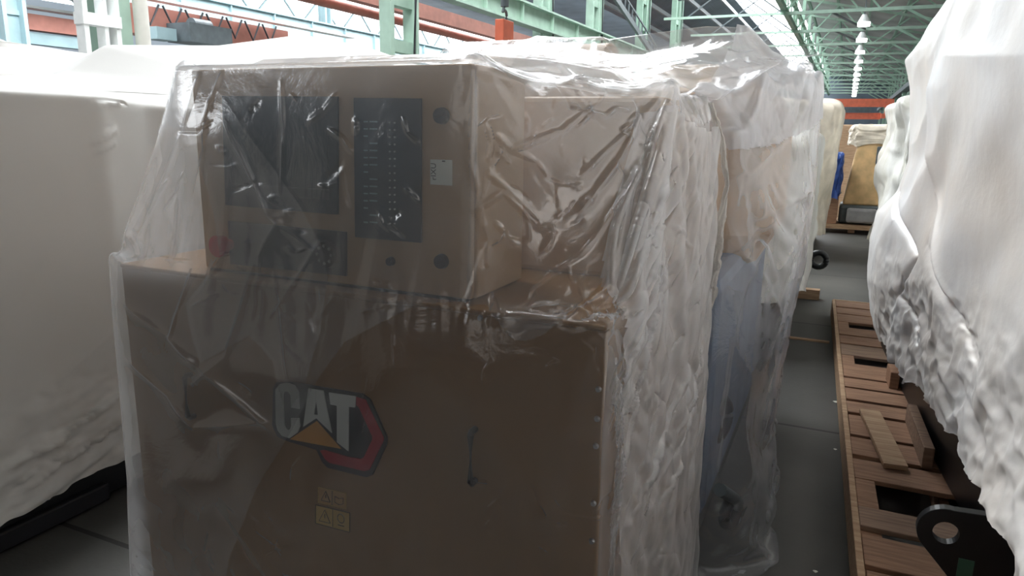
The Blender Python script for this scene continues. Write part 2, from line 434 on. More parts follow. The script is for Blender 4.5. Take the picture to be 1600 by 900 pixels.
# ------------------------------------------------------------------ building shell
def struct(o): o['kind'] = 'structure'; return o
XR, YE = 5.2, 112.0
struct(MB().box(-31, XR + .3, -30, YE + .3, -.3, 0).build('floor', M['floor']))
struct(MB().box(XR, XR + .3, -30, YE, 0, 9).build('wall_right', M['roof']))
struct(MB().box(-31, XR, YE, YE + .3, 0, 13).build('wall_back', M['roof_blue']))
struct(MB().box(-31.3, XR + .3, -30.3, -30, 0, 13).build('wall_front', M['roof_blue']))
struct(MB().box(-31.3, -31, -30, YE, 0, 6.5).build('wall_left', M['wall']))
def slab(name, xa, za, xb, zb, m, y0=-30, y1=YE, t=.12):
    o = MB().prism([(xa, y0, za), (xb, y0, zb), (xb, y0, zb + t), (xa, y0, za + t)], (0, y1 - y0, 0)).build(name, m); return struct(o)
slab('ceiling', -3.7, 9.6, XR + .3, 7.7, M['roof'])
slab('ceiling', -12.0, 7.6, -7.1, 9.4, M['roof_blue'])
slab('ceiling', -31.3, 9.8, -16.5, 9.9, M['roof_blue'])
# glazed strips
def glazing(name, xa, za, xb, zb, m, y0=1, y1=YE):
    o = MB().prism([(xa, y0, za), (xb, y0, zb), (xb, y0, zb + .05), (xa, y0, za + .05)], (0, y1 - y0, 0)).build(name, m); return struct(o)
glazing('window_1', -7.1, 9.45, -3.7, 9.65, M['glaze'])
glazing('window_2', -16.5, 9.9, -12.0, 7.65, M['glaze'])
struct(MB().box(-31.2, -31.1, -30, YE, 6.5, 9.8).build('window_3', M['glaze_w']))
struct(MB().box(XR - .05, XR - .01, -6, 26, 5.2, 8.0).build('added_glow_right', M['fill_r']))  # unseen glowing panel, added to brighten the left tarpaulin's side
struct(MB().box(-14, 4, -29.95, -29.9, 3.5, 7.2).build('added_glow_rear', M['fill_b']))  # unseen glowing panel behind the camera, added for glints on the front film
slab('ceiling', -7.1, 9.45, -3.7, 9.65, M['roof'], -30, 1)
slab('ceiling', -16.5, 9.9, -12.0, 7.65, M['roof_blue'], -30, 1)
# purlins under the near roof slopes, running along the hall
for i, (x, z) in enumerate(((-2.9, 9.2), (-1.3, 8.95), (.4, 8.6), (2.1, 8.2), (3.7, 7.9))):
    MB().box(x - .06, x + .06, -2, YE - .2, z - .22, z).build('trim_%d' % (i + 1), M['green'])['kind'] = 'structure'
for i, (x, z) in enumerate(((-11.3, 7.65), (-9.9, 8.0), (-8.4, 8.5), (-7.3, 9.0))):
    MB().box(x - .05, x + .05, -2, YE - .2, z - .2, z).build('trim_%d' % (i + 6), M['dark_steel'])['kind'] = 'structure'

# ---- roof trusses
def roof_z(x): return 9.45 - (x + 3.1) * (1.9 / 8.6)
t0 = empty('roof_truss', (0, 33.7, 6.4), 'nearest pale green steel roof truss spanning above the aisle', 'truss', 'green roof trusses across the hall')
yy = 33.7
MB().bar((-3.0, yy, 6.45), (4.3, yy, 6.45), .13, .13).build('bottom_chord', M['green_pale'], t0)
MB().bar((-3.0, yy, 8.9), (4.3, yy, 7.4), .14, .12).build('top_chord', M['green_pale'], t0)
MB().bar((-8.0, yy, 6.45), (-3.0, yy, 6.45), .11, .10).build('tie_bar', M['green_pale'], t0)
xs = np.linspace(-3, 4.3, 5)
for i in range(4):
    a = (xs[i], yy, 6.45); b = (xs[i + 1], yy, 8.9 - (xs[i + 1] + 3) * 1.5 / 7.3)
    if i % 2: a, b = (xs[i], yy, 8.9 - (xs[i] + 3) * 1.5 / 7.3), (xs[i + 1], yy, 6.45)
    MB().bar(a, b, .07).build('web_member', M['green'], t0)
MB().bar((-3, yy, 6.4), (-3, yy, 9), .18).build('hanger_post', M['green'], t0)
MB().bar((4.3, yy, 4.9), (1.6, yy, 6.4), .09).build('knee_brace', M['green'], t0)
MB().bar((-3.0, yy, 6.45), (-7.0, yy, 9.3), .06).build('web_member', M['dark_steel'], t0)
MB().bar((-7.0, yy, 6.45), (-3.0, yy, 9.3), .06).build('web_member', M['dark_steel'], t0)
MB().bar((-1.2, yy, 6.45), (.2, yy + 6.1, 6.45), .07).build('wind_brace', M['dark_steel'], t0)
ordn = ['nearest', 'second', 'third', 'fourth', 'fifth', 'sixth', 'seventh', 'eighth', 'ninth', 'tenth', 'eleventh', 'twelfth']
for k in range(1, 12):
    c = copy_tree(t0); c.location.y = 33.7 + 6.1 * k
    c['label'] = 'pale green steel roof truss above the aisle, %s along the hall from the camera' % ordn[k]
# ---- longitudinal lattice girder beside the skylight
g = empty('roof_girder', (-3.0, 20, 6.6), 'long green lattice girder running down the hall beside the bright skylight strip', 'girder')
MB().box(-3.1, -2.9, 20, 110, 6.55, 6.75).build('bottom_flange', M['green'], g)
MB().box(-3.1, -2.9, 20, 110, 7.5, 7.62).build('top_flange', M['green'], g)
m = MB(); y = 20.
while y < 108: m.bar((-3, y, 6.65), (-3, y + 1.0, 7.55), .06); m.bar((-3, y + 1.0, 7.55), (-3, y + 2.0, 6.65), .06); y += 2.0
m.build('lattice', M['green_pale'], g)['kind'] = 'stuff'
# ---- hanging lamps
l0 = empty('hanging_lamp', (.1, 36.2, 6.4), 'x', 'lamp', 'row of lamps hanging over the aisle')
MB().cyl((.1, 36.2, 6.62), (.1, 36.2, 8.4), .02, seg=6).build('rod', M['dark_steel'], l0)
MB().cyl((.1, 36.2, 6.3), (.1, 36.2, 6.62), .26, .10, 20).build('lamp_shade', M['white_paint'], l0, smooth=True)
MB().cyl((.1, 36.2, 6.14), (.1, 36.2, 6.3), .25, seg=20).build('diffuser', M['lamp'], l0)
for k in range(1, 12):
    c = copy_tree(l0); c.location.y = 36.2 + 6.1 * k
    c['label'] = 'lit white lamp hanging over the aisle, %s along the row from the camera' % ordn[k]
l0['label'] = 'lit white lamp hanging over the aisle, largest and nearest of the row'
# ---- right wall lattice columns
c0 = empty('lattice_column', (4.3, 30.8, 0), 'tall green lattice column by the right wall, nearest of its row', 'column', 'lattice columns along the right wall')
yy = 30.8
MB().box(3.95, 4.07, yy - .1, yy + .1, 0, 8.6).build('column_leg', M['green_pale'], c0)
MB().box(4.55, 4.67, yy - .1, yy + .1, 0, 8.6).build('column_leg', M['green_pale'], c0)
for z in np.arange(1, 8.6, 1.0): MB().box(4.07, 4.55, yy - .05, yy + .05, z, z + .14).build('batten', M['green'], c0)
for k in range(1, 13):
    c = copy_tree(c0); c.location.y = 30.8 + 6.1 * k
    c['label'] = 'green lattice column by the right wall, %s of its row from the camera' % (ordn + ['thirteenth'])[k]
rlb = empty('crane_rail_beam', (1.85, 36, 0), 'dark crane rail beam on slim posts, slanting down behind the right hand wraps', 'beam')
MB().box(1.72, 1.98, 24, 62, 3.27, 3.45).build('rail_beam', M['dark_steel'], rlb)
for y in (27.6, 33.7, 39.0, 45.0, 51.5, 58): MB().box(1.78, 1.92, y, y + .15, 0, 3.265).build('post', M['green'], rlb)

# ---- left hand columns and runway beams
def channel_column(x, y, w, z1, m1, label, name='steel_column', ladder=None):
    c = empty(name, (x, y, 0), label, 'column')
    MB().box(x - w / 2, x - w / 2 + .07, y - .2, y + .2, 0, z1).build('flange', m1, c)
    MB().box(x + w / 2 - .07, x + w / 2, y - .2, y + .2, 0, z1).build('flange', m1, c)
    MB().box(x - w / 2 + .07, x + w / 2 - .07, y - .03, y + .03, 0, z1).build('web', m1, c)
    return c
# white lattice column with green pair and cream pipe (nearest left row)
cc = empty('lattice_column', (-8, 6.1, 0), 'big column of white painted lattice with green post behind left tarpaulin', 'column')
def L8(px): return atX(px, 40, -8)[1]
ya, yb = 5.72, 6.22
for (u0, u1) in ((5.74, 5.80), (5.99, 6.04), (6.14, 6.2)):
    MB().box(-8.0, -7.86, u0, u1, 0, 5).build('white_post', M['white_paint'], cc)
for z in (1.4, 2.05, 2.68, 3.3, 3.95): MB().box(-8.01, -7.85, 5.73, 6.21, z, z + .13).build('white_batten', M['white_paint'], cc)
MB().box(-8.3, -8.05, 6.08, 6.13, 0, 5).build('green_post', M['green'], cc)
MB().box(-8.2, -7.9, 6.22, 6.38, 0, 5).build('green_post', M['green_pale'], cc)
tag(MB().cyl((-7.9, 6.52, 0), (-7.9, 6.52, 5), .085).build('vertical_pipe', M['pipe_cream'], loc=(-7.9, 6.52, 0), smooth=True), 'cream vertical pipe standing beside the white lattice column', 'pipe')
def lat_col(x, y, w, z1, m1, label, n=7):
    c = empty('lattice_column', (x, y, 0), label, 'column')
    for s in (-1, 1): MB().box(x - .12, x + .12, y + s * w / 2 - .07, y + s * w / 2 + .07, 0, z1).build('post', m1, c)
    MB().box(x + .2, x + .3, y + w * .2, y + w * .3, 0, z1).build('post', m1, c)
    for k in range(n):
        z = .5 + k * (z1 - .6) / n
        MB().box(x - .1, x + .1, y - w / 2, y + w / 2, z, z + .22).build('batten', m1, c)
    MB().tube([(x + .32, y + .05, 0), (x + .34, y + .0, 3), (x + .32, y + .1, 4), (x + .3, y - .05, z1)], .025, 6).build('cable', M['rubber'], c)
    return c
lat_col(-8, 12.3, .8, 6.4, M['green_pale'], 'pale green lattice column with black cable, left of the orange hook block')
lat_col(-8, 19.4, .5, 6.4, M['green_pale'], 'narrow pale green lattice column just right of the orange hook block')
lat_col(-8, 23.8, .6, 7.6, M['green_pale'], 'green lattice column where the near runway beam dips behind the wraps')
lat_col(-8, 29.9, .7, 7.6, M['green'], 'green lattice column beyond the dark stair, farther than the others')
lat_col(-8, 36.0, .7, 7.6, M['green'], 'farthest green lattice column of the left row')
for i, (y, w, lb) in enumerate(((12.2, .62, 'wide blue grey column at the left edge of the picture'), (18.3, .7, 'blue grey column rising over the left tarpaulin'), (24.5, .45, 'slim blue grey column behind the tarpaulin peak'))):
    c = empty('steel_column', (-19.4, y, 0), lb, 'column')
    for s in (-1, 1): MB().box(-19.55, -19.2, y + s * w / 2 - .05 - (.06 if s > 0 else -.06), y + s * w / 2 + .05 - (.06 if s > 0 else -.06), 0, 9).build('flange', M['blue_green'], c)
    MB().box(-19.45, -19.4, y - w / 2, y + w / 2, 0, 9).build('web', M['blue_green'], c)
    for z in (3.3, 4.2, 5.1): MB().box(-19.52, -19.35, y - w / 2, y + w / 2, z, z + .12).build('batten', M['blue_green'], c)
def runway(name, x, y0, y1, z, h, m1, label, w=.3):
    c = empty(name, (x, (y0 + y1) / 2, z), label, 'beam')
    MB().box(x - w / 2, x + w / 2, y0, y1, z, z + .05).build('bottom_flange', m1, c)
    MB().box(x - w / 2, x + w / 2, y0, y1, z + h - .05, z + h).build('top_flange', m1, c)
    MB().box(x - .02, x + .02, y0, y1, z + .05, z + h - .05).build('web', m1, c)
    for y in np.arange(y0 + .5, y1, 2.03): MB().box(x - w / 2 + .03, x + w / 2 - .03, y - .015, y + .015, z + .05, z + h - .05).build('stiffener', m1, c)
    return c
runway('runway_beam', -7.75, 12.8, 62, 4.15, .55, M['green_pale'], 'deep pale green runway beam sloping down past the orange hook block')
runway('runway_beam', -19.1, 12.6, 60, 4.75, .75, M['blue_green'], 'broad blue green runway beam above the left tarpaulin peak')
tag(MB().box(-12.1, -11.8, 12, 60, 4.75, 5.15).build('girder', M['red_steel'], loc=(-12, 30, 4.7)), 'rusty red girder in front of the bright side windows, above the thin red pipe', 'girder')
tag(MB().cyl((-12.6, 12, 4.72), (-12.6, 60, 4.6), .13).build('round_pipe', M['red_steel'], loc=(-12.6, 30, 4.6), smooth=True), 'thin red pipe running below the rusty red girder', 'pipe')
# far bracing in front of the bright wall
br = empty('bracing_frame', (-24, 30, 5), 'thin dark bracing lattice in front of the bright side windows', 'bracing')
m = MB()
for y in np.arange(12, 70, 3.0): m.bar((-24, y, 4.8), (-24, y + 3, 7.6), .07); m.bar((-24, y + 3, 4.8), (-24, y, 7.6), .07)
m.build('diagonal_rods', M['blue_green'], br)['kind'] = 'stuff'
MB().box(-24.1, -23.9, 10, 75, 4.7, 4.85).build('rail', M['blue_green'], br)
MB().box(-24.1, -23.9, 10, 75, 6.2, 6.5).build('rail', M['dark_steel'], br)
MB().box(-24.1, -23.9, 10, 75, 7.5, 7.7).build('rail', M['blue_green'], br)
# red overhead crane with dark trolley at far left
rc = empty('overhead_crane', (-14, 11, 3.4), 'red overhead crane girder with dark trolley behind the cream pipe', 'crane')
MB().box(-14.3, -13.9, 11.2, 16.0, 3.45, 4.05).build('crane_girder', M['red_steel'], rc)
MB().box(-13.9, -13.2, 12.1, 13.3, 3.35, 3.75).build('trolley', M['dark_steel'], rc)
MB().box(-13.9, -13.5, 11.5, 12.0, 3.35, 3.6).build('motor_box', M['blue_green'], rc)
for k in range(7): MB().tube([(-13.85, 11.4 + .6 * k, 4.1), (-13.8, 11.6 + .6 * k, 3.65), (-13.85, 11.9 + .6 * k, 4.1)], .025, 6).build('cable_loop', M['rubber'], rc)
MB().cyl((-13.6, 12.5, 3.75), (-13.6, 13.0, 3.75), .16).build('hoist_drum', M['dark_steel'], rc)
MB().box(-14.2, -13.9, 11.0, 19.0, 4.2, 4.25).build('hand_rail', M['white_paint'], rc)
r2 = empty('overhead_crane', (-19.8, 14.4, 4.2), 'faded red crane girder at the far left between the two columns', 'crane')
MB().box(-20.2, -19.8, 12.9, 15.9, 3.95, 4.35).build('crane_girder', M['red_steel'], r2)
MB().box(-20.2, -19.8, 12.4, 16.2, 4.5, 4.56).build('hand_rail', M['white_paint'], r2)
MB().box(-20.2, -19.9, 12.4, 18.0, 3.6, 3.9).build('end_beam', M['blue_green'], r2)
# orange hook block
hb = empty('hook_block', (-4, 8.5, 2.6), 'orange rectangular hook block hanging from a chain hook over the wraps', 'hook block')
MB().box(-4.06, -3.94, 8.36, 8.66, 2.6, 2.91).build('block_body', M['orange'], hb, bev=.01)
pts = [(-4, 8.51 + .06 * math.sin(a), 2.97 - .06 * math.cos(a)) for a in np.linspace(-.6, 4.2, 12)]
MB().tube(pts + [(-4, 8.51, 3.1)], .018, 8).build('hook', M['dark_steel'], hb, smooth=True)
MB().cyl((-4, 8.51, 3.07), (-4, 8.51, 3.17), .05).build('hook_swivel', M['dark_steel'], hb)
MB().cyl((-4, 8.51, 3.17), (-4, 8.51, 8.9), .012, seg=8).build('chain', M['dark_steel'], hb)
# dark stair with railing far left of centre
st = empty('stair_flight', (-8.9, 26, 4), 'dark open stair with railing descending under the skylight', 'stair')
a = np.array([-7.6, 24.6, 6.0]); b = np.array([-7.6, 31.0, 4.5])
MB().bar(a, b, .1, .2).build('stringer', M['dark_steel'], st)
MB().bar(a + [0, 0, .5], b + [0, 0, .5], .05).build('hand_rail', M['dark_steel'], st)
for k in range(14):
    p = a + (b - a) * k / 13; MB().bar(p, p + [0, 0, .5], .04).build('baluster', M['dark_steel'], st)

# ---- far crane girders over the aisle
gd = empty('crane_girder', (0, 40, 2.9), 'upper and nearer of two orange red crane girders across the aisle end', 'crane')
MB().box(-7.6, 1.75, 39.9, 40.3, 2.88, 3.26).build('beam', M['orange'], gd)
MB().prism([(1.75, 39.9, 2.88), (2.2, 39.9, 3.12), (2.2, 39.9, 3.268), (1.75, 39.9, 3.268)], (0, .4, 0)).build('beam_end', M['orange'], gd)
gd2 = empty('crane_girder', (0, 46, 2.3), 'lower and farther orange red crane girder across the aisle end', 'crane')
MB().box(-7.6, 1.5, 46, 46.4, 2.4, 2.75).build('beam', M['orange'], gd2)
MB().box(1.5, 1.71, 45.2, 46.4, 2.45, 2.7).build('end_carriage', M['orange'], gd2)
MB().box(1.66, 1.78, 45.8, 46.2, 2.7, 3.268).build('hanger_plate', M['orange'], gd2)
MB().box(-1, 1.0, 45.9, 46, 2.78, 3.0).build('trolley', M['dark_steel'], gd2)
tag(MB().box(-6, 4, 60, 60.2, .5, 1.9).build('far_partition', M['green_pale'], loc=(0, 60, .5)), 'pale green rail far down behind the crane girders', 'rail')

# ------------------------------------------------------------------ main generator set
D = 1.40
gs = empty('generator_set', (-1.14, 1.9, 0), 'brown yellow generator set with badge and control cabinet under clear film in front', 'generator')
X0, X1, ZT = -1.87, -.415, 1.222
MB().box(X0, X1, D, D + .03, .14, ZT - .012, .004).build('front_panel', M['yellow'], gs)
MB().box(X0 + .004, X0 + .03, D + .03, 2.45, .14, ZT - .012).build('side_panel', M['yellow'], gs)
MB().box(X1 - .03, X1 - .004, D + .03, 2.45, .14, ZT - .012).build('side_panel', M['yellow'], gs)
MB().box(X0, X1, D - .004, 2.45, ZT - .012, ZT, .004).build('top_plate', M['yellow'], gs)
MB().box(X0 - .02, X1 + .02, D + .02, 5.4, 0, .14).build('base_frame', M['black'], gs)
def P2(px, py, Y=D - .002): return tuple(atY(px, py, Y))
def poly_part(pxs, Y, d, m, name, parent, tr=None):
    pts = [P2(*(tr(*p) if tr else p), Y) for p in pxs]
    return MB().prism(pts, (0, -d, 0)).build(name, m, parent)
# handles
for (x, z0, z1) in ((-1.625, .80, .925), (-.72, .805, .935)):
    MB().tube([(x, D, z0), (x, D - .018, z0), (x, D - .024, z0 + .006), (x, D - .024, z1 - .006), (x, D - .018, z1), (x, D, z1)], .008, 10).build('handle', M['black'], gs, smooth=True)
# screws
for (px, py) in ((750, 497), (943, 610), (944, 700), (940, 790), (940, 850), (934, 655)):
    p = P2(px, py)
    if px > 900: p = (X1 - .012, p[1], p[2])
    MB().cyl((p[0], D, p[2]), (p[0], D - .006, p[2]), .007, .005, 12).build('screw', M['steel'], gs, smooth=True)
# badge
tc = lambda x, y: (400 + x / 2.8125, 580 + y / 2.8125)
bd = poly_part([(82, 70), (95, 48), (150, 44), (472, 98), (506, 122), (580, 288), (579, 318), (517, 452), (490, 462), (320, 420), (296, 395), (272, 342), (150, 306), (100, 284), (78, 235)], D - .001, .006, M['logo_black'], 'badge', gs, tc)

bd['label'] = 'black badge plate with red hexagon edge and silver lettering'
poly_part([(442, 112), (482, 124), (562, 290), (562, 305), (500, 432), (478, 438), (325, 402), (305, 385), (283, 348), (300, 345), (405, 375), (460, 385), (475, 378), (512, 300), (512, 285), (455, 160), (442, 148)], D - .007, .002, M['logo_red'], 'red_hexagon_band', bd, tc)
poly_part([(88, 80), (108, 55), (140, 50), (172, 62), (190, 90), (193, 165), (157, 158), (155, 105), (143, 88), (128, 90), (122, 105), (128, 240), (140, 258), (152, 255), (158, 238), (156, 205), (193, 205), (196, 240), (185, 268), (150, 293), (118, 283), (97, 258), (90, 225)], D - .007, .003, M['logo_white'], 'letter_c', bd, tc)
# letter A with its counter: drawn as one outline with a slit to the counter
poly_part([(233, 75), (266, 80), (266, 125), (257, 190), (275, 192), (267, 125), (267, 80), (298, 85), (335, 270), (268, 205), (210, 243)], D - .007, .003, M['logo_white'], 'letter_a', bd, tc)
poly_part([(323, 93), (440, 110), (437, 158), (410, 155), (408, 350), (358, 310), (358, 150), (330, 145)], D - .007, .003, M['logo_white'], 'letter_t', bd, tc)
poly_part([(268, 218), (375, 340), (150, 298)], D - .007, .002, M['logo_orange'], 'orange_triangle', bd, tc)
# warning labels
def ring(pxs, Y, w, m, name, parent, tr, sh=.86):
    c = (sum(p[0] for p in pxs) / len(pxs), sum(p[1] for p in pxs) / len(pxs))
    mb = MB(); P = [Vector(P2(*tr(*p), Y)) for p in pxs]
    for i in range(len(P)): mb.bar(P[i], P[(i + 1) % len(P)], w, .001)
    return mb.build(name, m, parent)
for nm, cs, mm in (('warning_label', [(274, 510), (395, 537), (395, 605), (274, 576)], M['label_dim']), ('warning_label', [(262, 587), (412, 623), (412, 708), (262, 668)], M['label'])):
    lb = poly_part(cs, D - .001, .001, mm, nm, gs, tc)
    ring(cs, D - .0025, .0025, M['label'] if mm is M['label_dim'] else M['ink'], 'border', lb, tc)
    cx0 = cs[0][0]; w = cs[1][0] - cx0; y0 = cs[0][1]; h = cs[3][1] - y0; sl = (cs[1][1] - cs[0][1]) / w
    f = lambda a, b: (cx0 + a * w, y0 + b * h + a * w * sl)
    tri = [f(.27, .15), f(.43, .82), f(.10, .82)]
    ring(tri, D - .0025, .0022, M['ink'], 'warning_triangle', lb, tc)
    MB().bar(P2(*tc(*f(.27, .38)), D - .003), P2(*tc(*f(.27, .6)), D - .003), .003, .001).build('exclamation_mark', M['ink'], lb)
    a_, b_ = P2(*tc(*f(.5, .02)), D - .003), P2(*tc(*f(.5, .98)), D - .003)
    MB().bar(a_, b_, .0015, .001).build('divider', M['ink'], lb)
    if mm is M['label_dim']:
        ring([f(.6, .35), f(.75, .45), f(.9, .35), f(.9, .75), f(.75, .85), f(.6, .75)], D - .0025, .002, M['ink'], 'book_symbol', lb, tc)
    else:
        cpt = P2(*tc(*f(.74, .42)), D - .0025)
        MB().tube([(cpt[0] + .011 * math.cos(t), cpt[1], cpt[2] + .013 * math.sin(t)) for t in np.linspace(0, 2 * math.pi, 14)[:-1]], .0012, 6, closed=True).build('hand_symbol', M['ink'], lb)
        MB().bar((cpt[0] - .01, cpt[1], cpt[2] - .02), (cpt[0] + .01, cpt[1], cpt[2] - .02), .004, .001).build('hand_symbol_bar', M['ink'], lb)

# control cabinet on the ledge
CY = 1.445; BX0, BX1, BZ0, BZ1 = -1.585, -.752, 1.222, 1.755
cb = MB().box(BX0, BX1, CY + .022, 1.73, BZ0 + .006, BZ1, .006).build('control_cabinet', M['tan'], gs)
dr = MB().box(BX0, BX1 - .004, CY, CY + .018, BZ0 + .008, BZ1, .004).build('cabinet_door', M['tan'], gs)
MB().box(BX0 + .01, BX1 - .02, CY + .004, 1.73, BZ0, BZ0 + .006).build('gasket', M['black'], gs)
def on(px, py): return atY(px, py, CY)
def plate(p4, d, m, name, parent): return MB().prism([tuple(on(*p) - [0, .001, 0]) for p in p4], (0, -d, 0)).build(name, m, parent)
sc = plate([(350, 150), (530, 151), (530, 335), (355, 320)], .006, M['screen'], 'display_unit', gs)
a0, a1 = on(362, 200), on(518, 312)
MB().box(a0[0], a1[0], CY - .012, CY - .006, a1[2] + .035, a0[2]).build('screen_pane', M['screen'], sc)
MB().box(a0[0], a1[0], CY - .012, CY - .006, a1[2], a1[2] + .025).build('button_strip', M['panel_black'], sc)
kp = plate([(555, 153), (660, 154), (660, 379), (557, 370)], .005, M['panel_black'], 'annunciator_panel', gs)
dm = mat('dot_white', (.6, .62, .6), .5)
for r_ in range(15):
    if r_ == 13: continue
    for x in (612, 619.5):
        p = on(x, 192 + r_ * 11.2); MB().cyl((p[0], CY - .006, p[2]), (p[0], CY - .009, p[2]), .0022, seg=8).build('indicator_light', dm, kp)
for r_ in range(15):
    for x, w in ((574, .012), (586, .022)):
        if (r_ * 7 + int(x)) % 5 == 0: continue
        p = on(x, 190 + r_ * 11.2); MB().box(p[0] - w / 2, p[0] + w / 2, CY - .0068, CY - .006, p[2] - .002, p[2] + .0015).build('caption_bar', M['blue_green'], kp)
sw = plate([(358, 345), (543, 362), (543, 431), (362, 412)], .004, M['panel_black'], 'switch_panel', gs)
p = on(515, 396)
MB().cyl((p[0], CY - .005, p[2]), (p[0], CY - .02, p[2]), .036, .033, 28).build('round_connector', M['rubber'], sw, smooth=True)
for k in range(8):
    t = k * math.pi / 4; MB().cyl((p[0] + .022 * math.cos(t), CY - .02, p[2] + .022 * math.sin(t)), (p[0] + .022 * math.cos(t), CY - .023, p[2] + .022 * math.sin(t)), .004, seg=8).build('connector_pin', M['steel'], sw)
p = on(362, 381)
es = MB().cyl((p[0], CY - .004, p[2]), (p[0], CY - .03, p[2]), .014).build('emergency_stop', M['red'], sw, smooth=True)
MB().cyl((p[0], CY - .03, p[2]), (p[0], CY - .052, p[2]), (.026), .029, 28).build('mushroom_button', M['red'], es, smooth=True)
for (px, py, r_) in ((691, 181, .019), (691, 408, .018), (612, 408, .011)):
    p = on(px, py)
    k = MB().cyl((p[0], CY, p[2]), (p[0], CY - .012, p[2]), r_, r_ * .9, 24).build('latch', M['panel_black'], gs, smooth=True)
    MB().bar((p[0] - r_ * .6, CY - .013, p[2] - r_ * .2), (p[0] + r_ * .6, CY - .013, p[2] + r_ * .2), .004).build('latch_slot', M['black'], k)
stk = plate([(673, 249), (707, 250), (707, 290), (673, 288)], .001, M['sticker'], 'paper_sticker', gs)
stk['label'] = 'small white paper sticker with upright lettering'
p = on(678.5, 268)
text_mesh('sticker_text', 'rIXU', .019, .0002, M['ink'], Matrix.Translation((p[0], CY - .0025, p[2])) @ Matrix.Rotation(R(90), 4, 'X') @ Matrix.Rotation(R(90), 4, 'Z'), stk)
p = on(694, 251.5); MB().box(p[0] - .004, p[0] + .004, CY - .0028, CY - .002, p[2] - .002, p[2] + .001).build('sticker_mark', M['ink'], stk)
# generator housing behind the cabinet
MB().box(-1.6, -.44, 1.88, 2.42, ZT, 1.705, .015).build('generator_housing', M['tan'], gs)
# engine part seen through the second film
eg = empty('engine_unit', (-1.0, 3.6, .14), 'engine and ducting of the set, tan and blue grey shapes under milky film', 'engine')
MB().box(-1.75, -.36, 2.60, 4.3, .15, 1.1, .05).build('engine_block', mat('engine_bluegrey', (.15, .20, .30), .5), eg)
MB().box(-1.6, -.45, 2.75, 3.3, 1.1, 1.68, .05).build('exhaust_box', M['tan'], eg)
MB().cyl((-1.7, 3.2, 1.79), (-.98, 3.2, 1.80), .19, .19, 32).build('air_filter', M['tan'], eg, smooth=True)
MB().cyl((-1.0, 4.0, 1.80), (-.45, 4.0, 1.80), .16, .16, 32).build('exhaust_silencer', M['tan'], eg, smooth=True)
MB().box(-1.0, -.27, 3.2, 4.35, 1.0, 1.84, .18).build('radiator_cowl', M['tan'], eg)
def ringpart(c, r, t, name, m, tilt=.3):
    return MB().tube([(c[0] + r * .4 * math.cos(a), c[1] + r * math.cos(a), c[2] + r * 1.1 * math.sin(a)) for a in np.linspace(0, 2 * math.pi, 22)[:-1]], t, 10, closed=True).build(name, m, eg, smooth=True)
q = atX(1142, 800, -.27); ringpart(q, .048, .024, 'hose_ring', M['rubber'])
MB().tube([tuple(atX(1125, 765, -.26)), tuple(atX(1150, 780, -.25)), tuple(atX(1155, 800, -.25))], .022, 10).build('steel_clamp', M['dark_steel'], eg, smooth=True)
q = atX(1118, 655, -.38); ringpart(q, .07, .035, 'hose_ring', M['rubber'])

# ------------------------------------------------------------------ film covers
bx = [(X0 - .004, X1 + .004, D - .026, 2.47, .14, ZT + .006), (BX0 - .006, BX1 + .006, CY - .05, 1.74, ZT, BZ1 + .008), (-1.61, -.43, 1.87, 2.44, ZT, 1.715)]
def L3(a, b, t): return tuple(np.array(a) * (1 - t) + np.array(b) * t)
zt = 1.775
cols = [
 # cap centre , cap edge, rim, ledge, mid, hem
 [(-1.2, 2.10, 1.79), (-1.60, 2.44, 1.785), (-1.64, 2.46, 1.76), (-1.92, 2.46, 1.25), (-1.93, 2.46, .6), (-1.95, 2.46, .02)],
 [(-1.2, 1.90, 1.79), (-1.59, 1.90, 1.79), (-1.63, 1.90, zt), (-1.905, 1.90, 1.245), (-1.92, 1.90, .6), (-1.95, 1.9, .02)],
 [(-1.2, 1.80, 1.79), (-1.585, 1.45, 1.79), (-1.615, 1.425, zt), (-1.90, 1.375, 1.238), (-1.92, 1.375, .6), (-1.96, 1.36, .02)],
 [(-1.1, 1.80, 1.79), (-1.20, 1.43, 1.79), (-1.20, 1.395, zt), (-1.30, 1.375, 1.22), (-1.32, 1.37, .6), (-1.32, 1.36, .02)],
 [(-1.0, 1.80, 1.79), (-.75, 1.44, 1.79), (-.725, 1.405, 1.77), (-.80, 1.378, 1.235), (-.85, 1.37, .6), (-.9, 1.35, .02)],
 [(-.9, 1.80, 1.79), (-.55, 1.66, 1.775), (-.545, 1.64, 1.745), (-.58, 1.377, 1.235), (-.6, 1.37, .6), (-.62, 1.35, .02)],
 [(-.9, 1.95, 1.79), (-.43, 1.89, 1.76), (-.405, 1.87, 1.735), (-.405, 1.378, 1.23), (-.40, 1.37, .6), (-.385, 1.345, .02)],
 [(-.9, 2.1, 1.78), (-.42, 2.16, 1.75), (-.385, 2.15, 1.71), (-.345, 1.90, 1.25), (-.335, 1.86, .6), (-.31, 1.80, .02)],
 [(-.9, 2.2, 1.76), (-.43, 2.44, 1.73), (-.395, 2.44, 1.68), (-.375, 2.44, 1.25), (-.365, 2.42, .6), (-.34, 2.42, .02)],
]
NU, NV = 360, 250
P = patch(cols, NU, NV)
P = smooth(P, 6)
I, J = np.meshgrid(np.arange(NU), np.arange(NV), indexing='ij')
pin = np.zeros((NU, NV), bool)
ztop = P[..., 2] > 1.765
pin |= ztop & (J < 34)
for key in ((-1.90, 1.375, 1.238), (-.405, 1.378, 1.23), (-.405, 1.87, 1.735), (-.725, 1.405, 1.77), (-1.615, 1.425, zt)):
    d = np.linalg.norm(P - np.array(key), axis=2); pin |= d < max(.022, d.min() + .004)
pin |= (I == 0) | (I == NU - 1)
side = np.clip((P[..., 1] - 1.45) / .2, 0, 1) * np.clip((P[..., 0] + .47) / .05, 0, 1) * np.clip((1.72 - P[..., 2]) / .04, 0, 1)
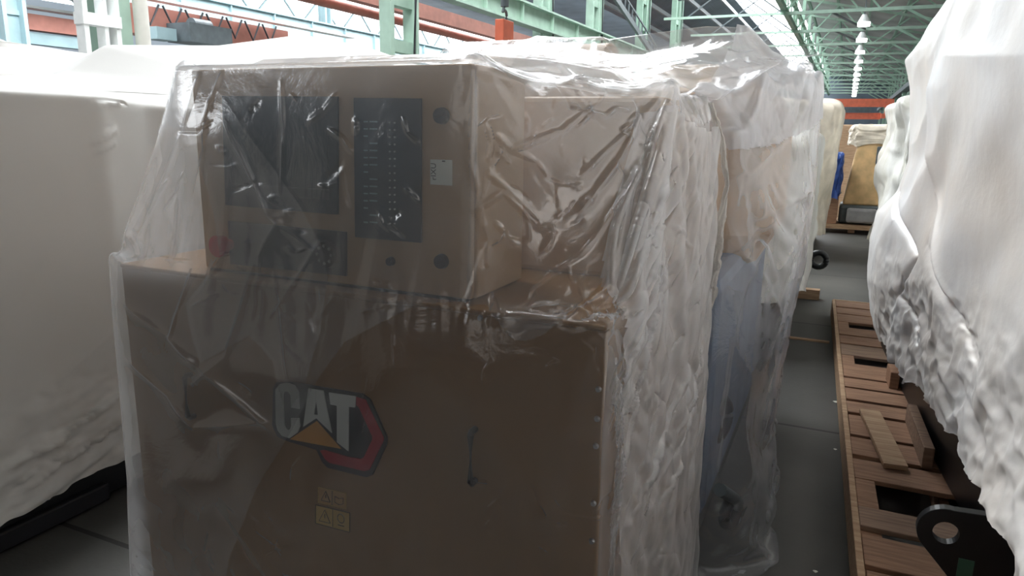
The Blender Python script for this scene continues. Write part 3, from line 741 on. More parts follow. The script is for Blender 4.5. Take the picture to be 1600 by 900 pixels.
su = .004 + .045 * side; sv = .004 + .015 * side
su = su + .008 * np.clip(fbm(I / 40., J / 40., 77, 2) + .1, 0, 1)
P = relax(P, su, sv, pin, bx, 170, grav=.00003, nz=.006, seed=3, bend=.2, sd=-.004)
KF = 3
P = upsample(P, KF); side = side[np.minimum((np.arange(P.shape[0]) / KF).astype(int), NU - 1)][:, np.minimum((np.arange(P.shape[1]) / KF).astype(int), NV - 1)]
I, J = np.meshgrid(np.arange(P.shape[0]) / KF, np.arange(P.shape[1]) / KF, indexing='ij')
def snapper(P):
    # the point of the sheet that lies along a sight line from the eye point
    v = P.reshape(-1, 3) - EYE; z = v @ FW; ok = z > .2
    v = v[ok]; z = z[ok]; Pp = P.reshape(-1, 3)[ok]; X = 800 + F * (v @ RT) / z; Y = 450 - F * (v @ UP) / z
    def f(x, y, *_):
        d = (X - x) ** 2 + (Y - y) ** 2; c = np.nonzero(d < 12)[0]
        if not len(c): return tuple(Pp[d.argmin()])
        return tuple(Pp[c[z[c].argmin()]])
    return f
T = snapper(P)
cs = []
def crs(pts, Y, w, h):
    for a, b in zip(pts[:-1], pts[1:]): cs.append((T(*a, Y), T(*b, Y), w, h))
# folds traced on the film
crs([(437, 130), (440, 200), (437, 300)], 1.40, .004, .005)
crs([(525, 148), (505, 175), (482, 192)], 1.40, .004, .006)
crs([(345, 110), (318, 180), (318, 240), (300, 320)], 1.41, .006, .006)
crs([(310, 112), (285, 200), (200, 395)], 1.40, .006, .006)
crs([(440, 340), (400, 410), (350, 560), (300, 600)], 1.375, .012, .008)
crs([(350, 190), (420, 340), (500, 400)], 1.395, .006, .006)
crs([(500, 380), (440, 470), (420, 500)], 1.38, .004, .005)
crs([(430, 430), (450, 600)], 1.375, .004, .004)
crs([(195, 480), (260, 525), (310, 575), (430, 680)], 1.37, .015, .012)
crs([(195, 560), (260, 620), (300, 670), (420, 660)], 1.37, .01, .008)
crs([(300, 420), (275, 490), (265, 530)], 1.37, .006, .007)
crs([(740, 120), (738, 250), (748, 300)], 1.40, .006, .007)
crs([(760, 270), (800, 300), (850, 350)], 1.45, .005, .006)
crs([(800, 235), (870, 210), (920, 170)], 1.5, .005, .008)
crs([(910, 275), (950, 235), (990, 200)], 1.5, .004, .009)
crs([(1050, 150), (1000, 250), (960, 370), (952, 500)], 1.45, .006, .010)
crs([(1040, 180), (985, 300), (960, 400)], 1.5, .005, .008)
crs([(830, 445), (900, 400), (930, 370), (1000, 270)], 1.42, .005, .008)
crs([(950, 505), (900, 480), (830, 480)], 1.39, .006, .010)
crs([(950, 507), (880, 500), (800, 485)], 1.39, .005, .006)
crs([(740, 110), (850, 145), (960, 130), (1050, 135)], 1.6, .012, .010)
crs([(895, 165), (925, 175), (948, 180), (962, 172), (985, 172)], 0, .0035, .009)
crs([(905, 200), (928, 176)], 0, .0035, .009)
crs([(985, 195), (972, 205), (985, 222)], 0, .003, .007)
crs([(800, 235), (832, 222), (872, 205)], 0, .004, .008)
crs([(775, 212), (800, 235), (840, 250), (860, 275)], 0, .005, .006)
crs([(1000, 175), (975, 240), (930, 300), (905, 330)], 0, .007, .012)
crs([(1035, 170), (1020, 220), (1012, 260)], 0, .004, .008)
crs([(955, 400), (962, 350), (985, 290), (1000, 260)], 0, .006, .011)
crs([(745, 330), (790, 300), (840, 350), (870, 360)], 0, .006, .006)
crs([(770, 260), (750, 320), (765, 380), (760, 420)], 0, .006, .006)
crs([(950, 506), (915, 470), (905, 440)], 0, .006, .008)
crs([(185, 408), (240, 402), (300, 410)], 0, .004, .006)
crs([(255, 330), (275, 300), (285, 270)], 0, .004, .007)
crs([(225, 345), (245, 300), (262, 280)], 0, .004, .007)
rs = np.random.RandomState(5)
for k in range(150):                           # small random creases, more of them on the right half
    x = rs.uniform(760, 1050) if k % 3 else rs.uniform(320, 660); y = rs.uniform(130, 480) if k % 4 else rs.uniform(480, 880)
    a = rs.uniform(0, math.pi); l = rs.uniform(12, 60)
    a2 = a + rs.uniform(-.7, .7); p0 = (x, y); p1 = (x + l * .5 * math.cos(a), y + l * .5 * math.sin(a)); p2 = (p1[0] + l * .5 * math.cos(a2), p1[1] + l * .5 * math.sin(a2))
    w_, h_ = rs.uniform(.002, .005), rs.choice([-1, 1]) * rs.uniform(.002, .006)
    cs.append((T(*p0, 1.43), T(*p1, 1.42), w_, h_)); cs.append((T(*p1, 1.42), T(*p2, 1.42), w_, h_))
for k in range(30):                            # long folds hanging from the shoulder down the right side
    x = rs.uniform(1000, 1120); y = rs.uniform(170, 650); l = rs.uniform(160, 330); dx = -rs.uniform(.15, .42) * l
    a = np.array(T(x, y)); b = np.array(T(max(x + dx, 955), min(y + l, 880)))
    cs.append((a, b, rs.uniform(.003, .010), rs.choice([-1, 1]) * rs.uniform(.006, .016)))
P = creases(P, cs)
fc = sheet_obj(P, 'film_cover', M['film'], loc=(-1.14, 1.4, 0))
tag(fc, 'clear wrinkled plastic film draped over the badged generator set and its cabinet', 'plastic cover')
# second layer of film: the veil folded over the upper left of the front
def px_of(P):
    v = P - EYE; z = v @ FW; return 800 + F * (v @ RT) / z, 450 - F * (v @ UP) / z
def inside(px, py, poly):
    c = np.zeros(px.shape, bool); n = len(poly)
    for i in range(n):
        x1, y1 = poly[i]; x2, y2 = poly[(i + 1) % n]
        cond = ((y1 > py) != (y2 > py)) & (px < (x2 - x1) * (py - y1) / (y2 - y1 + 1e-9) + x1); c ^= cond
    return c
# region traced on the enclosure's front plane (metres, x and z)
veil_px = [(195, 100), (735, 100), (735, 470), (660, 470), (545, 530), (505, 590), (448, 690), (405, 760), (362, 870), (350, 960), (215, 960), (195, 600), (187, 400), (250, 250)]
veil = [(atY(x, y, 1.38)[0], atY(x, y, 1.38)[2]) for x, y in veil_px]
N_ = normals(P); Q = P + N_ * .0
P2v = P.copy(); P2v[..., 1] -= .003 + .003 * fbm(I / 20., J / 20., 9, 2)
msk = inside(P2v[..., 0], P2v[..., 2], veil) & (P2v[..., 1] < 1.47)
sheet_obj(P2v, 'film_fold', M['film2'], parent=fc, mask=msk)
lens_px = [(350, 150), (420, 250), (470, 320), (505, 380), (515, 430), (508, 520), (490, 600), (455, 640), (440, 560), (400, 520), (330, 560), (300, 470), (350, 400), (320, 250)]
lens = [(atY(x, y, 1.38)[0], atY(x, y, 1.38)[2]) for x, y in lens_px]
P3 = P.copy(); P3[..., 1] -= .010 + .003 * fbm(I / 16., J / 16., 19, 2)
msk = inside(P3[..., 0], P3[..., 2], lens) & (P3[..., 1] < 1.47)
sheet_obj(P3, 'film_fold', M['film2'], parent=fc, mask=msk)
ur_px = [(738, 108), (1058, 128), (1040, 230), (952, 506), (860, 560), (800, 470), (742, 440)]
ur = [(atY(x, y, 1.6)[0], atY(x, y, 1.6)[2]) for x, y in ur_px]
P4 = P.copy(); P4 -= N_ * (.006 + .007 * fbm(I / 14., J / 14., 29, 2))[..., None]
msk = (P4[..., 0] > -.735) & (P4[..., 2] > 1.235 - .3 * fbm(I / 30., I * 0., 4, 2)) & (J > 26) & (side < .95)
sheet_obj(P4, 'film_fold', M['film2'], parent=fc, mask=msk)
P5 = P.copy(); P5 -= N_ * (.006 + .014 * fbm(I / 7. + J / 60., J / 60., 39, 3))[..., None]
msk = (side > .04) & (J > 60)
sheet_obj(P5, 'film_fold', M['film_side'], parent=fc, mask=msk)
# gathered seam between the two covers
def rope(pts, r0, seed, n=260, seg=40, amp=.6):
    pts = np.array(pts); t = np.linspace(0, 1, n); L = np.concatenate([[0], np.cumsum(np.linalg.norm(np.diff(pts, axis=0), axis=1))]); L /= L[-1]
    C_ = np.stack([np.interp(t, L, pts[:, k]) for k in range(3)], -1)
    th = np.linspace(0, 2 * math.pi, seg); TT, TH = np.meshgrid(t, th, indexing='ij')
    cs_, sn_ = np.cos(TH) * 2 + 5, np.sin(TH) * 2 + 5
    rr = r0 * (1 + amp * 1.6 * fbm(TT * 30 + cs_, sn_ * 1.5 + TT * 7, seed, 4) + amp * np.abs(fbm(TT * 60, cs_ * 3 + sn_, seed + 3, 3)) * 1.5)
    rr *= (.6 + .8 * np.abs(fbm(TT * 6, TT * 0 + 3, seed + 8, 2)) * 2)
    G = np.zeros((n, seg, 3)); G[..., 0] = C_[:, None, 0] + rr * np.cos(TH) * .55; G[..., 1] = C_[:, None, 1] + rr * np.sin(TH) * .9; G[..., 2] = C_[:, None, 2] + .3 * rr * fbm(TT * 40, cs_, seed + 5, 2)
    return G
seam = [tuple(atY(x, y, 2.44)) for x, y in ((1108, 160), (1128, 215), (1136, 290), (1122, 360), (1112, 430), (1100, 520), (1090, 600), (1080, 690), (1072, 780), (1064, 870), (1060, 900))]
seam.append((seam[-1][0], 2.44, .02))
sheet_obj(rope(seam, .020, 4), 'gathered_edge', M['film_gather'], parent=fc)
front_edge = [tuple(atY(x, y, 1.43)) for x, y in ((958, 560), (962, 600), (968, 660), (970, 740), (960, 820), (955, 900))]
sheet_obj(rope(front_edge, .012, 14, n=200), 'gathered_edge', M['film3'], parent=fc)

# second cover, over the engine behind
bx2 = [(-1.85, -.33, 2.55, 4.25, .14, 1.62), (-1.72, -.96, 3.0, 3.40, 1.5, 1.995), (-1.0, -.26, 3.22, 4.1, 1.0, 1.85)]
c2 = [
 [(-1.3, 3.3, 2.02), (-1.8, 4.4, 1.95), (-1.95, 4.4, 1.2), (-1.95, 4.4, .5), (-1.98, 4.4, .02)],
 [(-1.3, 3.2, 2.02), (-1.85, 3.2, 1.93), (-1.97, 3.1, 1.2), (-1.95, 3.1, .5), (-1.98, 3.1, .02)],
 [(-1.3, 3.1, 2.02), (-1.8, 2.55, 1.82), (-1.95, 2.52, 1.2), (-1.95, 2.52, .5), (-1.98, 2.5, .02)],
 [(-1.2, 3.1, 2.01), (-1.2, 2.58, 1.86), (-1.2, 2.5, 1.2), (-1.2, 2.5, .5), (-1.2, 2.5, .02)],
 [(-1.0, 3.1, 1.99), (-.80, 2.60, 1.84), (-.7, 2.52, 1.2), (-.7, 2.50, .5), (-.7, 2.5, .02)],
 [(-.85, 3.2, 2.02), (-.45, 2.60, 1.78), (-.40, 2.50, 1.2), (-.40, 2.48, .5), (-.39, 2.46, .02)],
 [(-.62, 3.4, 2.07), (-.30, 2.95, 1.84), (-.22, 2.78, 1.2), (-.24, 2.7, .5), (-.10, 2.62, .02)],
 [(-.45, 3.5, 2.07), (-.17, 3.40, 1.90), (-.12, 3.40, 1.3), (-.17, 3.2, .65), (-.16, 3.2, .02)],
 [(-.5, 3.7, 2.05), (-.13, 3.75, 1.89), (-.12, 3.8, 1.3), (-.20, 3.8, .6), (-.2, 3.8, .02)],
 [(-.7, 3.8, 2.0), (-.17, 4.35, 1.80), (-.19, 4.4, 1.3), (-.24, 4.4, .6), (-.24, 4.4, .02)],
]
NU2, NV2 = 300, 200
Q = smooth(patch(c2, NU2, NV2), 30)
I2, J2 = np.meshgrid(np.arange(NU2), np.arange(NV2), indexing='ij')
pin2 = (J2 < 2) | (I2 == 0) | (I2 == NU2 - 1)
for key in ((-.30, 2.95, 1.84), (-.17, 3.40, 1.90), (-.13, 3.75, 1.89), (-.45, 2.6, 1.78), (-.12, 3.4, 1.3), (-.10, 2.62, .02), (-.16, 3.2, .02), (-.22, 2.78, 1.2)):
    d = np.linalg.norm(Q - np.array(key), axis=2); pin2 |= d < d.min() + .012
Q = relax(Q, .022, .02, pin2, bx2, 150, grav=.00005, nz=.012, seed=12, bend=.35)
cs = []
X_ = snapper(Q)
def cr2(pts, X, w, h):
    for a, b in zip(pts[:-1], pts[1:]): cs.append((X_(*a, X), X_(*b, X), w, h))
cr2([(1120, 325), (1150, 385), (1240, 540)], -.22, .012, .02)
cr2([(1120, 395), (1150, 385), (1215, 325), (1270, 300)], -.22, .010, .02)
cr2([(1118, 400), (1150, 520), (1175, 600)], -.25, .010, .018)
cr2([(1075, 720), (1110, 740), (1138, 790)], -.25, .012, .02)
cr2([(1100, 260), (1170, 270), (1240, 200), (1270, 130)], -.2, .02, .02)
cr2([(1095, 110), (1180, 95), (1230, 75)], -.25, .008, .01)
rs = np.random.RandomState(8)
for k in range(60):
    x = rs.uniform(1120, 1285); y = rs.uniform(60, 860); l = rs.uniform(25, 90); a = rs.uniform(1.2, 2.2)
    try: cs.append((X_(x, y, -.2), X_(x + l * math.cos(a), y + l * math.sin(a), -.2), rs.uniform(.005, .012), rs.choice([-1, 1]) * rs.uniform(.006, .014)))
    except Exception: pass
Q = creases(Q, cs)
f2_ = sheet_obj(Q, 'film_cover', M['film3'], loc=(-1.0, 3.4, 0), sub=1)
tag(f2_, 'milky plastic film draped to the floor over the engine behind the front set', 'plastic cover')
sw_px = [(1030, 175), (1120, 232), (1170, 252), (1220, 228), (1262, 165), (1288, 110), (1310, 250), (1310, 1000), (1000, 1000), (1060, 500)]
sw = [(atX(x, y, -.22)[1], atX(x, y, -.22)[2]) for x, y in sw_px]
Q2 = Q - normals(Q) * (.006 + .012 * fbm(I2 / 10. + J2 / 30., J2 / 14., 61, 3))[..., None]
Q2 = upsample(Q2, 2); i2u = np.arange(Q2.shape[0])[:, None] / 2.; j2u = np.arange(Q2.shape[1])[None, :] / 2.
Q2 -= normals(Q2) * ((np.abs(fbm(i2u / 6. + j2u / 18., j2u / 22. + 5, 67, 3)) * .014))[..., None]
msk = inside(Q2[..., 1], Q2[..., 2], sw) & (Q2[..., 0] > -.5)
sheet_obj(Q2, 'film_fold', M['film_bag'], parent=f2_, mask=msk)
# third veil: film stretched from the second cover's peak towards the cabinet
c3 = [[tuple(atY(a, b, y0)), tuple(atY(c, d, y1)), tuple(atY(e, f, y2))] for (a, b, y0, c, d, y1, e, f, y2) in (
  (690, 104, 2.3, 700, 100, 2.5, 770, 70, 2.95), (830, 112, 2.3, 860, 95, 2.5, 900, 66, 2.95), (940, 112, 2.3, 985, 95, 2.6, 1010, 78, 3.0), (1010, 118, 2.3, 1080, 82, 2.6, 1120, 55, 3.05), (1060, 130, 2.3, 1150, 90, 2.7, 1190, 47, 3.1), (1110, 160, 2.5, 1230, 90, 2.9, 1285, 85, 3.2))]
V3 = smooth(patch(c3, 160, 60), 12)
pn = np.zeros((160, 60), bool); pn[0] = pn[-1] = True; pn[:, 0] = pn[:, -1] = True
V3 = relax(V3, .008, .012, pn, [], 80, grav=.00003, nz=.004, seed=31, bend=.3)
sheet_obj(V3, 'film_fold', M['film_top'], parent=f2_, sub=1)

# ------------------------------------------------------------------ left machine under off-white tarpaulin
lb_ = empty('machine_base', (-3.6, 3, 0), 'black steel base frame under the large off white tarpaulin at left', 'machine base')
MB().box(-4.9, -2.78, -.4, 6.4, .03, .42, .01).build('base_rail', M['black'], lb_)
MB().box(-2.9, -2.75, .6, 1.9, .02, .10, .01).build('skid_foot', M['rubber'], lb_)
MB().prism([(-2.775, 1.35, .17), (-2.775, 1.75, .17), (-2.775, 1.78, .20), (-2.775, 1.78, .26), (-2.775, 1.75, .29), (-2.775, 1.35, .29)], (.01, 0, 0)).build('fork_pocket', M['dark_steel'], lb_)
ridge = {-.4: (1.79, -3.9), 1.2: (1.79, -3.9), 2.36: (1.83, -3.9), 2.81: (1.885, -3.9), 2.97: (2.05, -3.9), 3.16: (2.08, -3.9), 3.85: (2.14, -3.9), 4.4: (2.22, -3.9), 4.7: (2.31, -3.9), 5.2: (2.34, -3.9), 5.7: (2.28, -3.9), 6.4: (2.2, -3.9)}
cl = []
for (y, xh, zh, xe, ze, xm, zm) in ((-.4, -2.60, .25, -2.62, 1.73, -3.1, 1.76), (1.2, -2.60, .22, -2.62, 1.725, -3.1, 1.76), (1.95, -2.60, .25, -2.62, 1.72, -3.1, 1.77), (2.25, -2.64, .27, -2.74, 1.70, -3.2, 1.79),(2.75, -2.65, .27, -2.80, 1.68, -3.2, 1.82),(3.0, -2.65, .27, -2.83, 1.67, -3.2, 1.90),
                                  (3.85, -2.65, .28, -2.85, 1.72, -3.3, 1.95), (4.7, -2.65, .28, -2.9, 1.80, -3.4, 2.08), (5.5, -2.65, .28, -2.9, 1.78, -3.4, 2.10), (6.6, -2.8, .28, -2.95, 1.75, -3.4, 1.98)):
    ys = sorted(ridge); zr = np.interp(y, ys, [ridge[k][0] for k in ys])
    cl.append([(-5.05, y, .3), (-5.0, y, 1.7), (-3.95, y, zr), (xm, y, zm), (xe, y, ze), (xe * .5 + xh * .5, y, .9), (xh, y, zh)])
LT = upsample(smooth(patch(cl, 330, 260), 3), 2)
yL, zL, xL = LT[..., 1], LT[..., 2], LT[..., 0]
vis = (xL > -3.0)
LT[..., 0] += vis * (fbm(yL * 1.2 + 5, zL * 1.2 + 3, 41, 3) * .03)
low = np.clip((.75 - zL) / .5, 0, 1) * vis
LT[..., 0] += low * (np.abs(fbm(yL * 3 + zL * 5 + 9, zL * 9 - yL * 4.5 + 30, 43, 3)) * .07 - .01)
LT[..., 2] += low * fbm(yL * 5 + 4, yL * 0 + 2, 47, 3) * .03
cs = []
for a, b, w, h in (((0, 740), (205, 605), .012, .03), ((0, 765), (120, 690), .008, .022), ((20, 775), (200, 635), .010, .03), ((110, 720), (200, 650), .008, .02), ((0, 735), (60, 690), .01, .03), ((60, 700), (150, 640), .006, .018), ((130, 660), (205, 628), .006, .02), ((10, 790), (70, 770), .008, .02), ((60, 800), (190, 700), .006, .015), ((150, 155), (330, 120), .02, -.02), ((175, 162), (300, 130), .015, .02),
                   ((145, 225), (205, 200), .01, .010), ((150, 240), (210, 215), .008, .008), ((80, 600), (190, 500), .015, .008)):
    cs.append((atX(*a, -2.62), atX(*b, -2.62), w, h))
for k in range(9):
    pk = np.array([-3.7, 4.8, 2.33]); an = -.9 + k * .28
    cs.append((pk, pk + np.array([.8, math.sin(an) * .9, -.25]), .02, .02 * (1 if k % 2 else -1)))
LT = creases(LT, cs)
tag(sheet_obj(LT, 'tarpaulin', M['tarp_grey'], loc=(-3.8, 3, .3), sub=0), 'large off white tarpaulin over the machine at left, its lower edge lifted', 'tarpaulin')
wrapbox('tarpaulin', M['tarp_grey'], -7.6, -5.5, 2.2, 5.6, .3, 2.26, 'pale tarpaulin hump at the far left, in front of the lattice column', 'tarpaulin', seed=6, amp=.10, n=70, crown=.25)
MB().box(-7.4, -5.8, 2.5, 5.3, 0, .6).build('machine_base', M['black'], loc=(-7, 4, 0))
tag(bpy.data.objects['machine_base.001'] if 'machine_base.001' in bpy.data.objects else bpy.data.objects['machine_base'], 'black base hidden beneath the far left tarpaulin hump', 'machine base')

# ------------------------------------------------------------------ row on the left of the aisle, farther down
wrapbox('shrink_wrap', M['tarp_white2'], -2.0, -.185, 5.2, 7.6, .42, 1.63, 'white lumpy wrap with ragged hem, next down the left side of the aisle', 'wrap', seed=3, amp=.05, bumpy=.03, hem=.08)
wb = empty('machine_base', (-1.1, 6.6, 0), 'black base with lifting eye under the lumpy white wrap', 'machine base')
MB().box(-1.9, -.36, 5.4, 7.9, .0, .42, .01).build('base_rail', M['black'], wb)
q = atY(1279, 406, 7.6)
MB().tube([(q[0] + .07 * math.cos(t), 7.6, q[2] + .07 * math.sin(t)) for t in np.linspace(0, 2 * math.pi, 20)[:-1]], .03, 10, closed=True).build('lifting_eye', M['black'], wb, smooth=True)
MB().bar((q[0] - .06, 7.6, q[2] - .03), (-.4, 7.6, .35), .05, .10).build('eye_arm', M['black'], wb)
def plank(name, a, b, w, t, m, label, cat='plank', group=None):
    mb = MB(); mb.bar(a, b, w, t)
    o = mb.build(name, m, loc=tuple((Vector(a) + Vector(b)) / 2), bev=.004); return tag(o, label, cat, group)
plank('wood_block', (-.55, 7.65, .05), (-.10, 7.65, .05), .10, .10, M['wood2'], 'pale timber block under the black base with lifting eye', 'block')
wrapbox('shrink_wrap', M['tarp_cream'], -1.9, -.08, 9.6, 12.4, .30, 2.02, 'tall cream wrap standing beyond the lumpy white one', 'wrap', seed=13, amp=.06, taper=-.09)
tag(MB().box(-1.7, -.3, 9.8, 12.2, 0, .3, .01).build('machine_base', M['black'], loc=(-1, 11, 0)), 'black base under the tall cream wrap', 'machine base')
# far pallet and load
fp = empty('pallet', (.25, 13.5, 0), 'far pallet carrying the orange tan wrapped load at the aisle end', 'pallet')
for x in (-.3, .2, .72): MB().box(x - .05, x + .05, 13.05, 14.2, .02, .12).build('bearer', M['wood'], fp)
for k in range(7): MB().box(-.36, .8, 13.05 + k * .17, 13.05 + k * .17 + .12, .121, .145).build('deck_board', M['wood2'], fp)
MB().box(-.36, .8, 13.02, 13.045, .08, .15).build('deck_board', M['wood2'], fp)
kl = empty('wrapped_load', (.3, 13.6, .15), 'orange tan wrapped load with dark pocket on the far pallet', 'load')
b0 = [(.02, .46), (.64, .46), (.64, 1.5), (.16, 1.5)]
mb = MB(); mb.prism([(x, 13.3, z) for x, z in b0], (0, .7, 0)); bmesh.ops.subdivide_edges(mb.bm, edges=mb.bm.edges, cuts=4, use_grid_fill=True)
mb.build('wrapped_body', M['kraft'], kl, bev=.03)
wrapbox('film_hood', M['tarp_cream'], .0, .68, 13.27, 14.0, 1.46, 1.76, '', seed=21, amp=.03, n=40, parent=kl)
MB().box(.44, .60, 13.2, 13.3, 1.12, 1.42, .02).build('pocket', M['dark_steel'], kl)
MB().box(-.02, .7, 13.2, 14.0, .15, .46, .05).build('dark_footing', M['dark_steel'], kl)
MB().box(.1, .55, 13.08, 13.2, .18, .42, .04).build('loose_film', mat('grey_film', (.35, .35, .36), .3, bump=.8, bscale=12), kl)
wrapbox('blue_sheet', M['blue_tarp'], -.27, -.03, 12.95, 13.8, .62, 1.30, 'crumpled blue sheet beside the orange tan wrapped load', 'sheet', seed=25, amp=.035, n=46, bumpy=.02)
tag(MB().box(-.26, -.04, 13.1, 13.7, .146, .60, .01).build('crate', M['wood'], loc=(-.1, 13.4, .15)), 'dark crate below the crumpled blue sheet', 'crate')
tag(MB().box(-.3, .5, 15.5, 16.3, .0, 1.78, .03).build('carton_stack', M['wood2'], loc=(.1, 16, 0)), 'pale carton stack behind the wrapped load at the aisle end', 'carton')
# right row, farther down
wrapbox('shrink_wrap', M['tarp_white2'], .40, 2.2, 7.2, 11.0, .30, 1.98, 'second white wrapped machine on the right side of the aisle', 'wrap', seed=33, amp=.12, bumpy=.03, crown=.0)
tag(MB().box(.6, 2.0, 7.4, 10.8, 0, .4, .01).build('machine_base', M['black'], loc=(1.3, 9, 0)), 'black base under the second white wrap at right', 'machine base')

# ------------------------------------------------------------------ right machine under white tarpaulin
rb = empty('machine_base', (.9, 3.2, .15), 'black steel base rail with round lifting lug under the big white tarpaulin', 'machine base')
mb = MB().prism([(.74, 1.2, .15), (.66, 2.2, .15), (.515, 3.6, .15), (.36, 5.6, .15), (1.9, 5.6, .15), (1.9, 1.2, .15)], (0, 0, .38)); mb.build('base_rail', M['black'], rb, bev=.01)
LY = 2.5; lc = atY(1478, 833, LY); RR = .083
pts = [(lc[0] + RR * math.cos(t), LY, lc[2] + RR * math.sin(t)) for t in np.linspace(R(80), R(222), 16)]
out = pts + [(.50, LY, .151), (.80, LY, .151), (.80, LY, .46), (.60, LY, .46)]
lg = MB().prism(out, (0, .035, 0)).build('lifting_lug', M['black'], rb, bev=.002)
cut = MB().cyl((lc[0], LY - .05, lc[2]), (lc[0], LY + .09, lc[2]), .038, seg=28).build('cutter', M['black'])
bm_ = lg.modifiers.new('b', 'BOOLEAN'); bm_.operation = 'DIFFERENCE'; bm_.solver = 'EXACT'
lg_loc = WL(lg)
bm_.object = cut
dg = bpy.context.evaluated_depsgraph_get(); me = bpy.data.meshes.new_from_object(lg.evaluated_get(dg)); lg.modifiers.clear(); lg.data = me
bpy.data.objects.remove(cut)
q = atY(1508, 890, LY - .002)
MB().box(q[0] - .022, q[0] + .022, LY - .003, LY, q[2] - .04, q[2] + .035).build('green_tag', M['green_tape'], rb)['label'] = 'dark green rectangular tag'
ys_out = [((1600, -60), (1520, 0), (1490, 45), (1430, 75), (1410, 95), (1418, 140), (1420, 200), (1418, 250), (1400, 300), (1370, 330), (1358, 370), (1353, 430), (1358, 480), (1366, 520))]
far = [atY(x, y, 4.8) for x, y in ys_out[0]]
zs = [p[2] for p in far]
cl = []
hemd = {4.8: .47, 4.0: .53, 3.49: .57, 2.93: .61, 2.48: .62, 2.14: .62, 1.9: .60, 1.2: .5}
for y in (4.9, 4.8, 4.3, 3.7, 3.0, 2.5, 2.0, 1.5, 1.1):
    ks = sorted(hemd); hz = np.interp(y, ks, [hemd[k] for k in ks])
    base = .25 + (4.8 - y) * .073 ; f = np.clip((4.8 - y) / 1.2, 0, 1)
    col = [(1.5, y, 2.62)]
    for i, p in enumerate(far):
        x = p[0] * (1 - f) + (base + .0) * f; z = p[2] * (1 - f) + np.interp(i, [0, 1, 2, 3, 4, 13], [2.62, 2.55, 2.42, 2.3, 2.05, hz]) * f
        if i < 4: x = p[0] * (1 - f) + (base + [.35, .2, .1, .03][i]) * f
        if y > 4.85: x += .12 
        if i == 13: z = hz
        col.append((x, y + (.15 if y > 4.85 else 0), z))
    cl.append(col)
RTp = smooth(patch(cl, 280, 260), 6)
y_, z_ = RTp[..., 1], RTp[..., 2]
low = np.clip((1.15 - z_) / .5, 0, 1)
damp = np.clip((4.9 - y_) / .9, .25, 1)
dX = fbm(y_ * 1.3 + 3, z_ * 1.1 + 8, 51, 3) * .07 + (np.abs(fbm(y_ * 1.5 + z_ * 2 + 9, z_ * 1.2 - y_ * .5 + 9, 53, 2)) * .05 - .01)
dX += low * (np.abs(fbm(y_ * 6 + 20 + z_ * 3, z_ * 8 - y_ * 3 + 40, 57, 4)) * .07)
RTp[..., 0] += dX * damp
RTp[..., 2] += np.clip((.85 - z_) / .3, 0, 1) * fbm(y_ * 6 + 3, y_ * 0 + 6, 59, 4) * .05
cs = [(atX(1410, 300, .30), atX(1420, 400, .30), .014, -.05), (atX(1420, 400, .30), atX(1405, 460, .30), .014, -.06), (atX(1405, 460, .30), atX(1418, 560, .30), .014, -.05),
      (atX(1480, 90, .36), atX(1462, 300, .36), .02, .03), (atX(1462, 300, .36), atX(1470, 520, .36), .02, .02), (atX(1440, 380, .33), atX(1480, 560, .36), .03, -.03), (atX(1500, 90, .38), atX(1600, 85, .4), .06, .02)]
RTp = creases(upsample(RTp, 2), cs)
tag(sheet_obj(RTp, 'tarpaulin', M['tarp_white'], loc=(.6, 3, .6), sub=0), 'big bright white tarpaulin over the machine filling the right edge', 'tarpaulin')
tag(MB().cyl((1.43, 11.7, 0), (1.43, 11.7, 5.5), .07).build('yellow_post', M['yellow_post'], loc=(1.43, 11.7, 0), smooth=True), 'pale yellow post rising behind the big white tarpaulin', 'post')

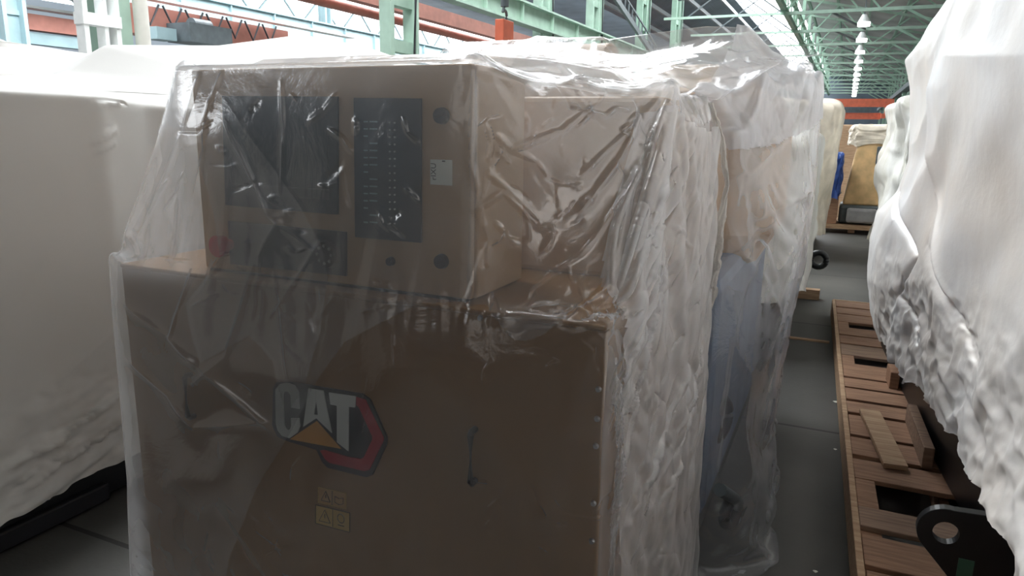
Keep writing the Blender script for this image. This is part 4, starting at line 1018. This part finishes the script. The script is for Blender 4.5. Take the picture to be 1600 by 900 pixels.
# ------------------------------------------------------------------ long timber skid along the aisle
sk = empty('timber_skid', (.4, 4.9, 0), 'long timber pallet skid along the aisle under the big white tarpaulin', 'pallet')
def sx(y): return .045 + (7.0 - y) * .0365
def board(name, y0, y1, x0, x1, z0, z1, m, sk_=0.0):
    mb = MB().prism([(x0 + sx(y0), y0, z0), (x1 + sx(y0), y0, z0), (x1 + sx(y1) + sk_, y1, z0), (x0 + sx(y1) + sk_, y1, z0)], (0, 0, z1 - z0))
    return mb.build(name, m, sk, bev=.003)
for x in (.0, .33, .62): board('stringer', 1.6, 7.0, x, x + .04, .01, .098, M['wood'])
board('under_board', 1.6, 7.0, .0, .078, .099, .124, M['wood'])
rs = np.random.RandomState(2)
gaps = [(6.76, 6.72), (6.50, 6.47), (6.21, 6.02), (5.80, 5.77), (5.55, 5.52), (5.25, 5.05), (4.76, 4.73), (4.56, 4.53), (4.34, 4.30), (4.12, 4.08), (3.80, 3.765), (3.55, 3.50), (3.295, 3.03), (2.865, 2.80), (2.585, 2.55), (2.30, 2.26), (2.0, 1.96), (1.75, 1.60)]
y1 = 7.0
for g1, g0 in gaps:
    board('deck_board', g1, y1, .0, .66 + rs.uniform(-.02, .03), .125, .147, M['wood'] if rs.rand() < .65 else M['wood3'], rs.uniform(-.005, .005))
    y1 = g0
for g1, g0 in ((6.21, 6.02), (5.25, 5.05), (3.295, 3.03)): board('infill_board', g0 + .003, g1 - .003, .0, .078, .125, .145, M['wood'])
board('edge_rail', 1.6, 7.0, -.028, -.002, .01, .150, M['wood2'])
board('end_board', 7.003, 7.03, -.02, .66, .01, .150, M['wood2'])
plank('loose_plank', (.255, 4.12, .164), (.345, 3.44, .164), .10, .026, M['wood2'], 'loose short plank lying slanted on the skid, nearer the aisle')
plank('loose_plank', (.445, 4.10, .199), (.475, 3.52, .199), .045, .10, M['wood3'], 'short timber standing on edge on the skid beside the black base')
plank('wood_block', (.385, 4.80, .20), (.395, 4.62, .20), .05, .10, M['wood'], 'brown timber block on the skid against the black base', 'block')

# small scraps on the floor
for i, (px, py, lb2) in enumerate(((1306, 628, 'white paper scrap on the floor beside the skid edge'), (1305, 702, 'tiny grey scrap on the floor near the skid'), (1274, 893, 'tiny pale scrap at the bottom of the aisle floor'))):
    d = ray(px, py); p = EYE + d * (-1.615 / d[2])
    mb = MB(); bmesh.ops.create_icosphere(mb.bm, subdivisions=2, radius=.014 if i == 0 else .008)
    for v in mb.bm.verts: v.co.x *= 1 + .4 * math.sin(v.co.y * 300); v.co.z *= .35
    bmesh.ops.translate(mb.bm, vec=tuple(p), verts=mb.bm.verts)
    tag(mb.build('floor_scrap', M['sticker'], loc=tuple(p)), lb2, 'scrap')
tag(MB().box(-.6, .03, 6.02, 6.06, .0, .012).build('floor_strip', M['wood2'], loc=(-.3, 6.04, 0)), 'thin tan strip lying across the aisle floor', 'strip')
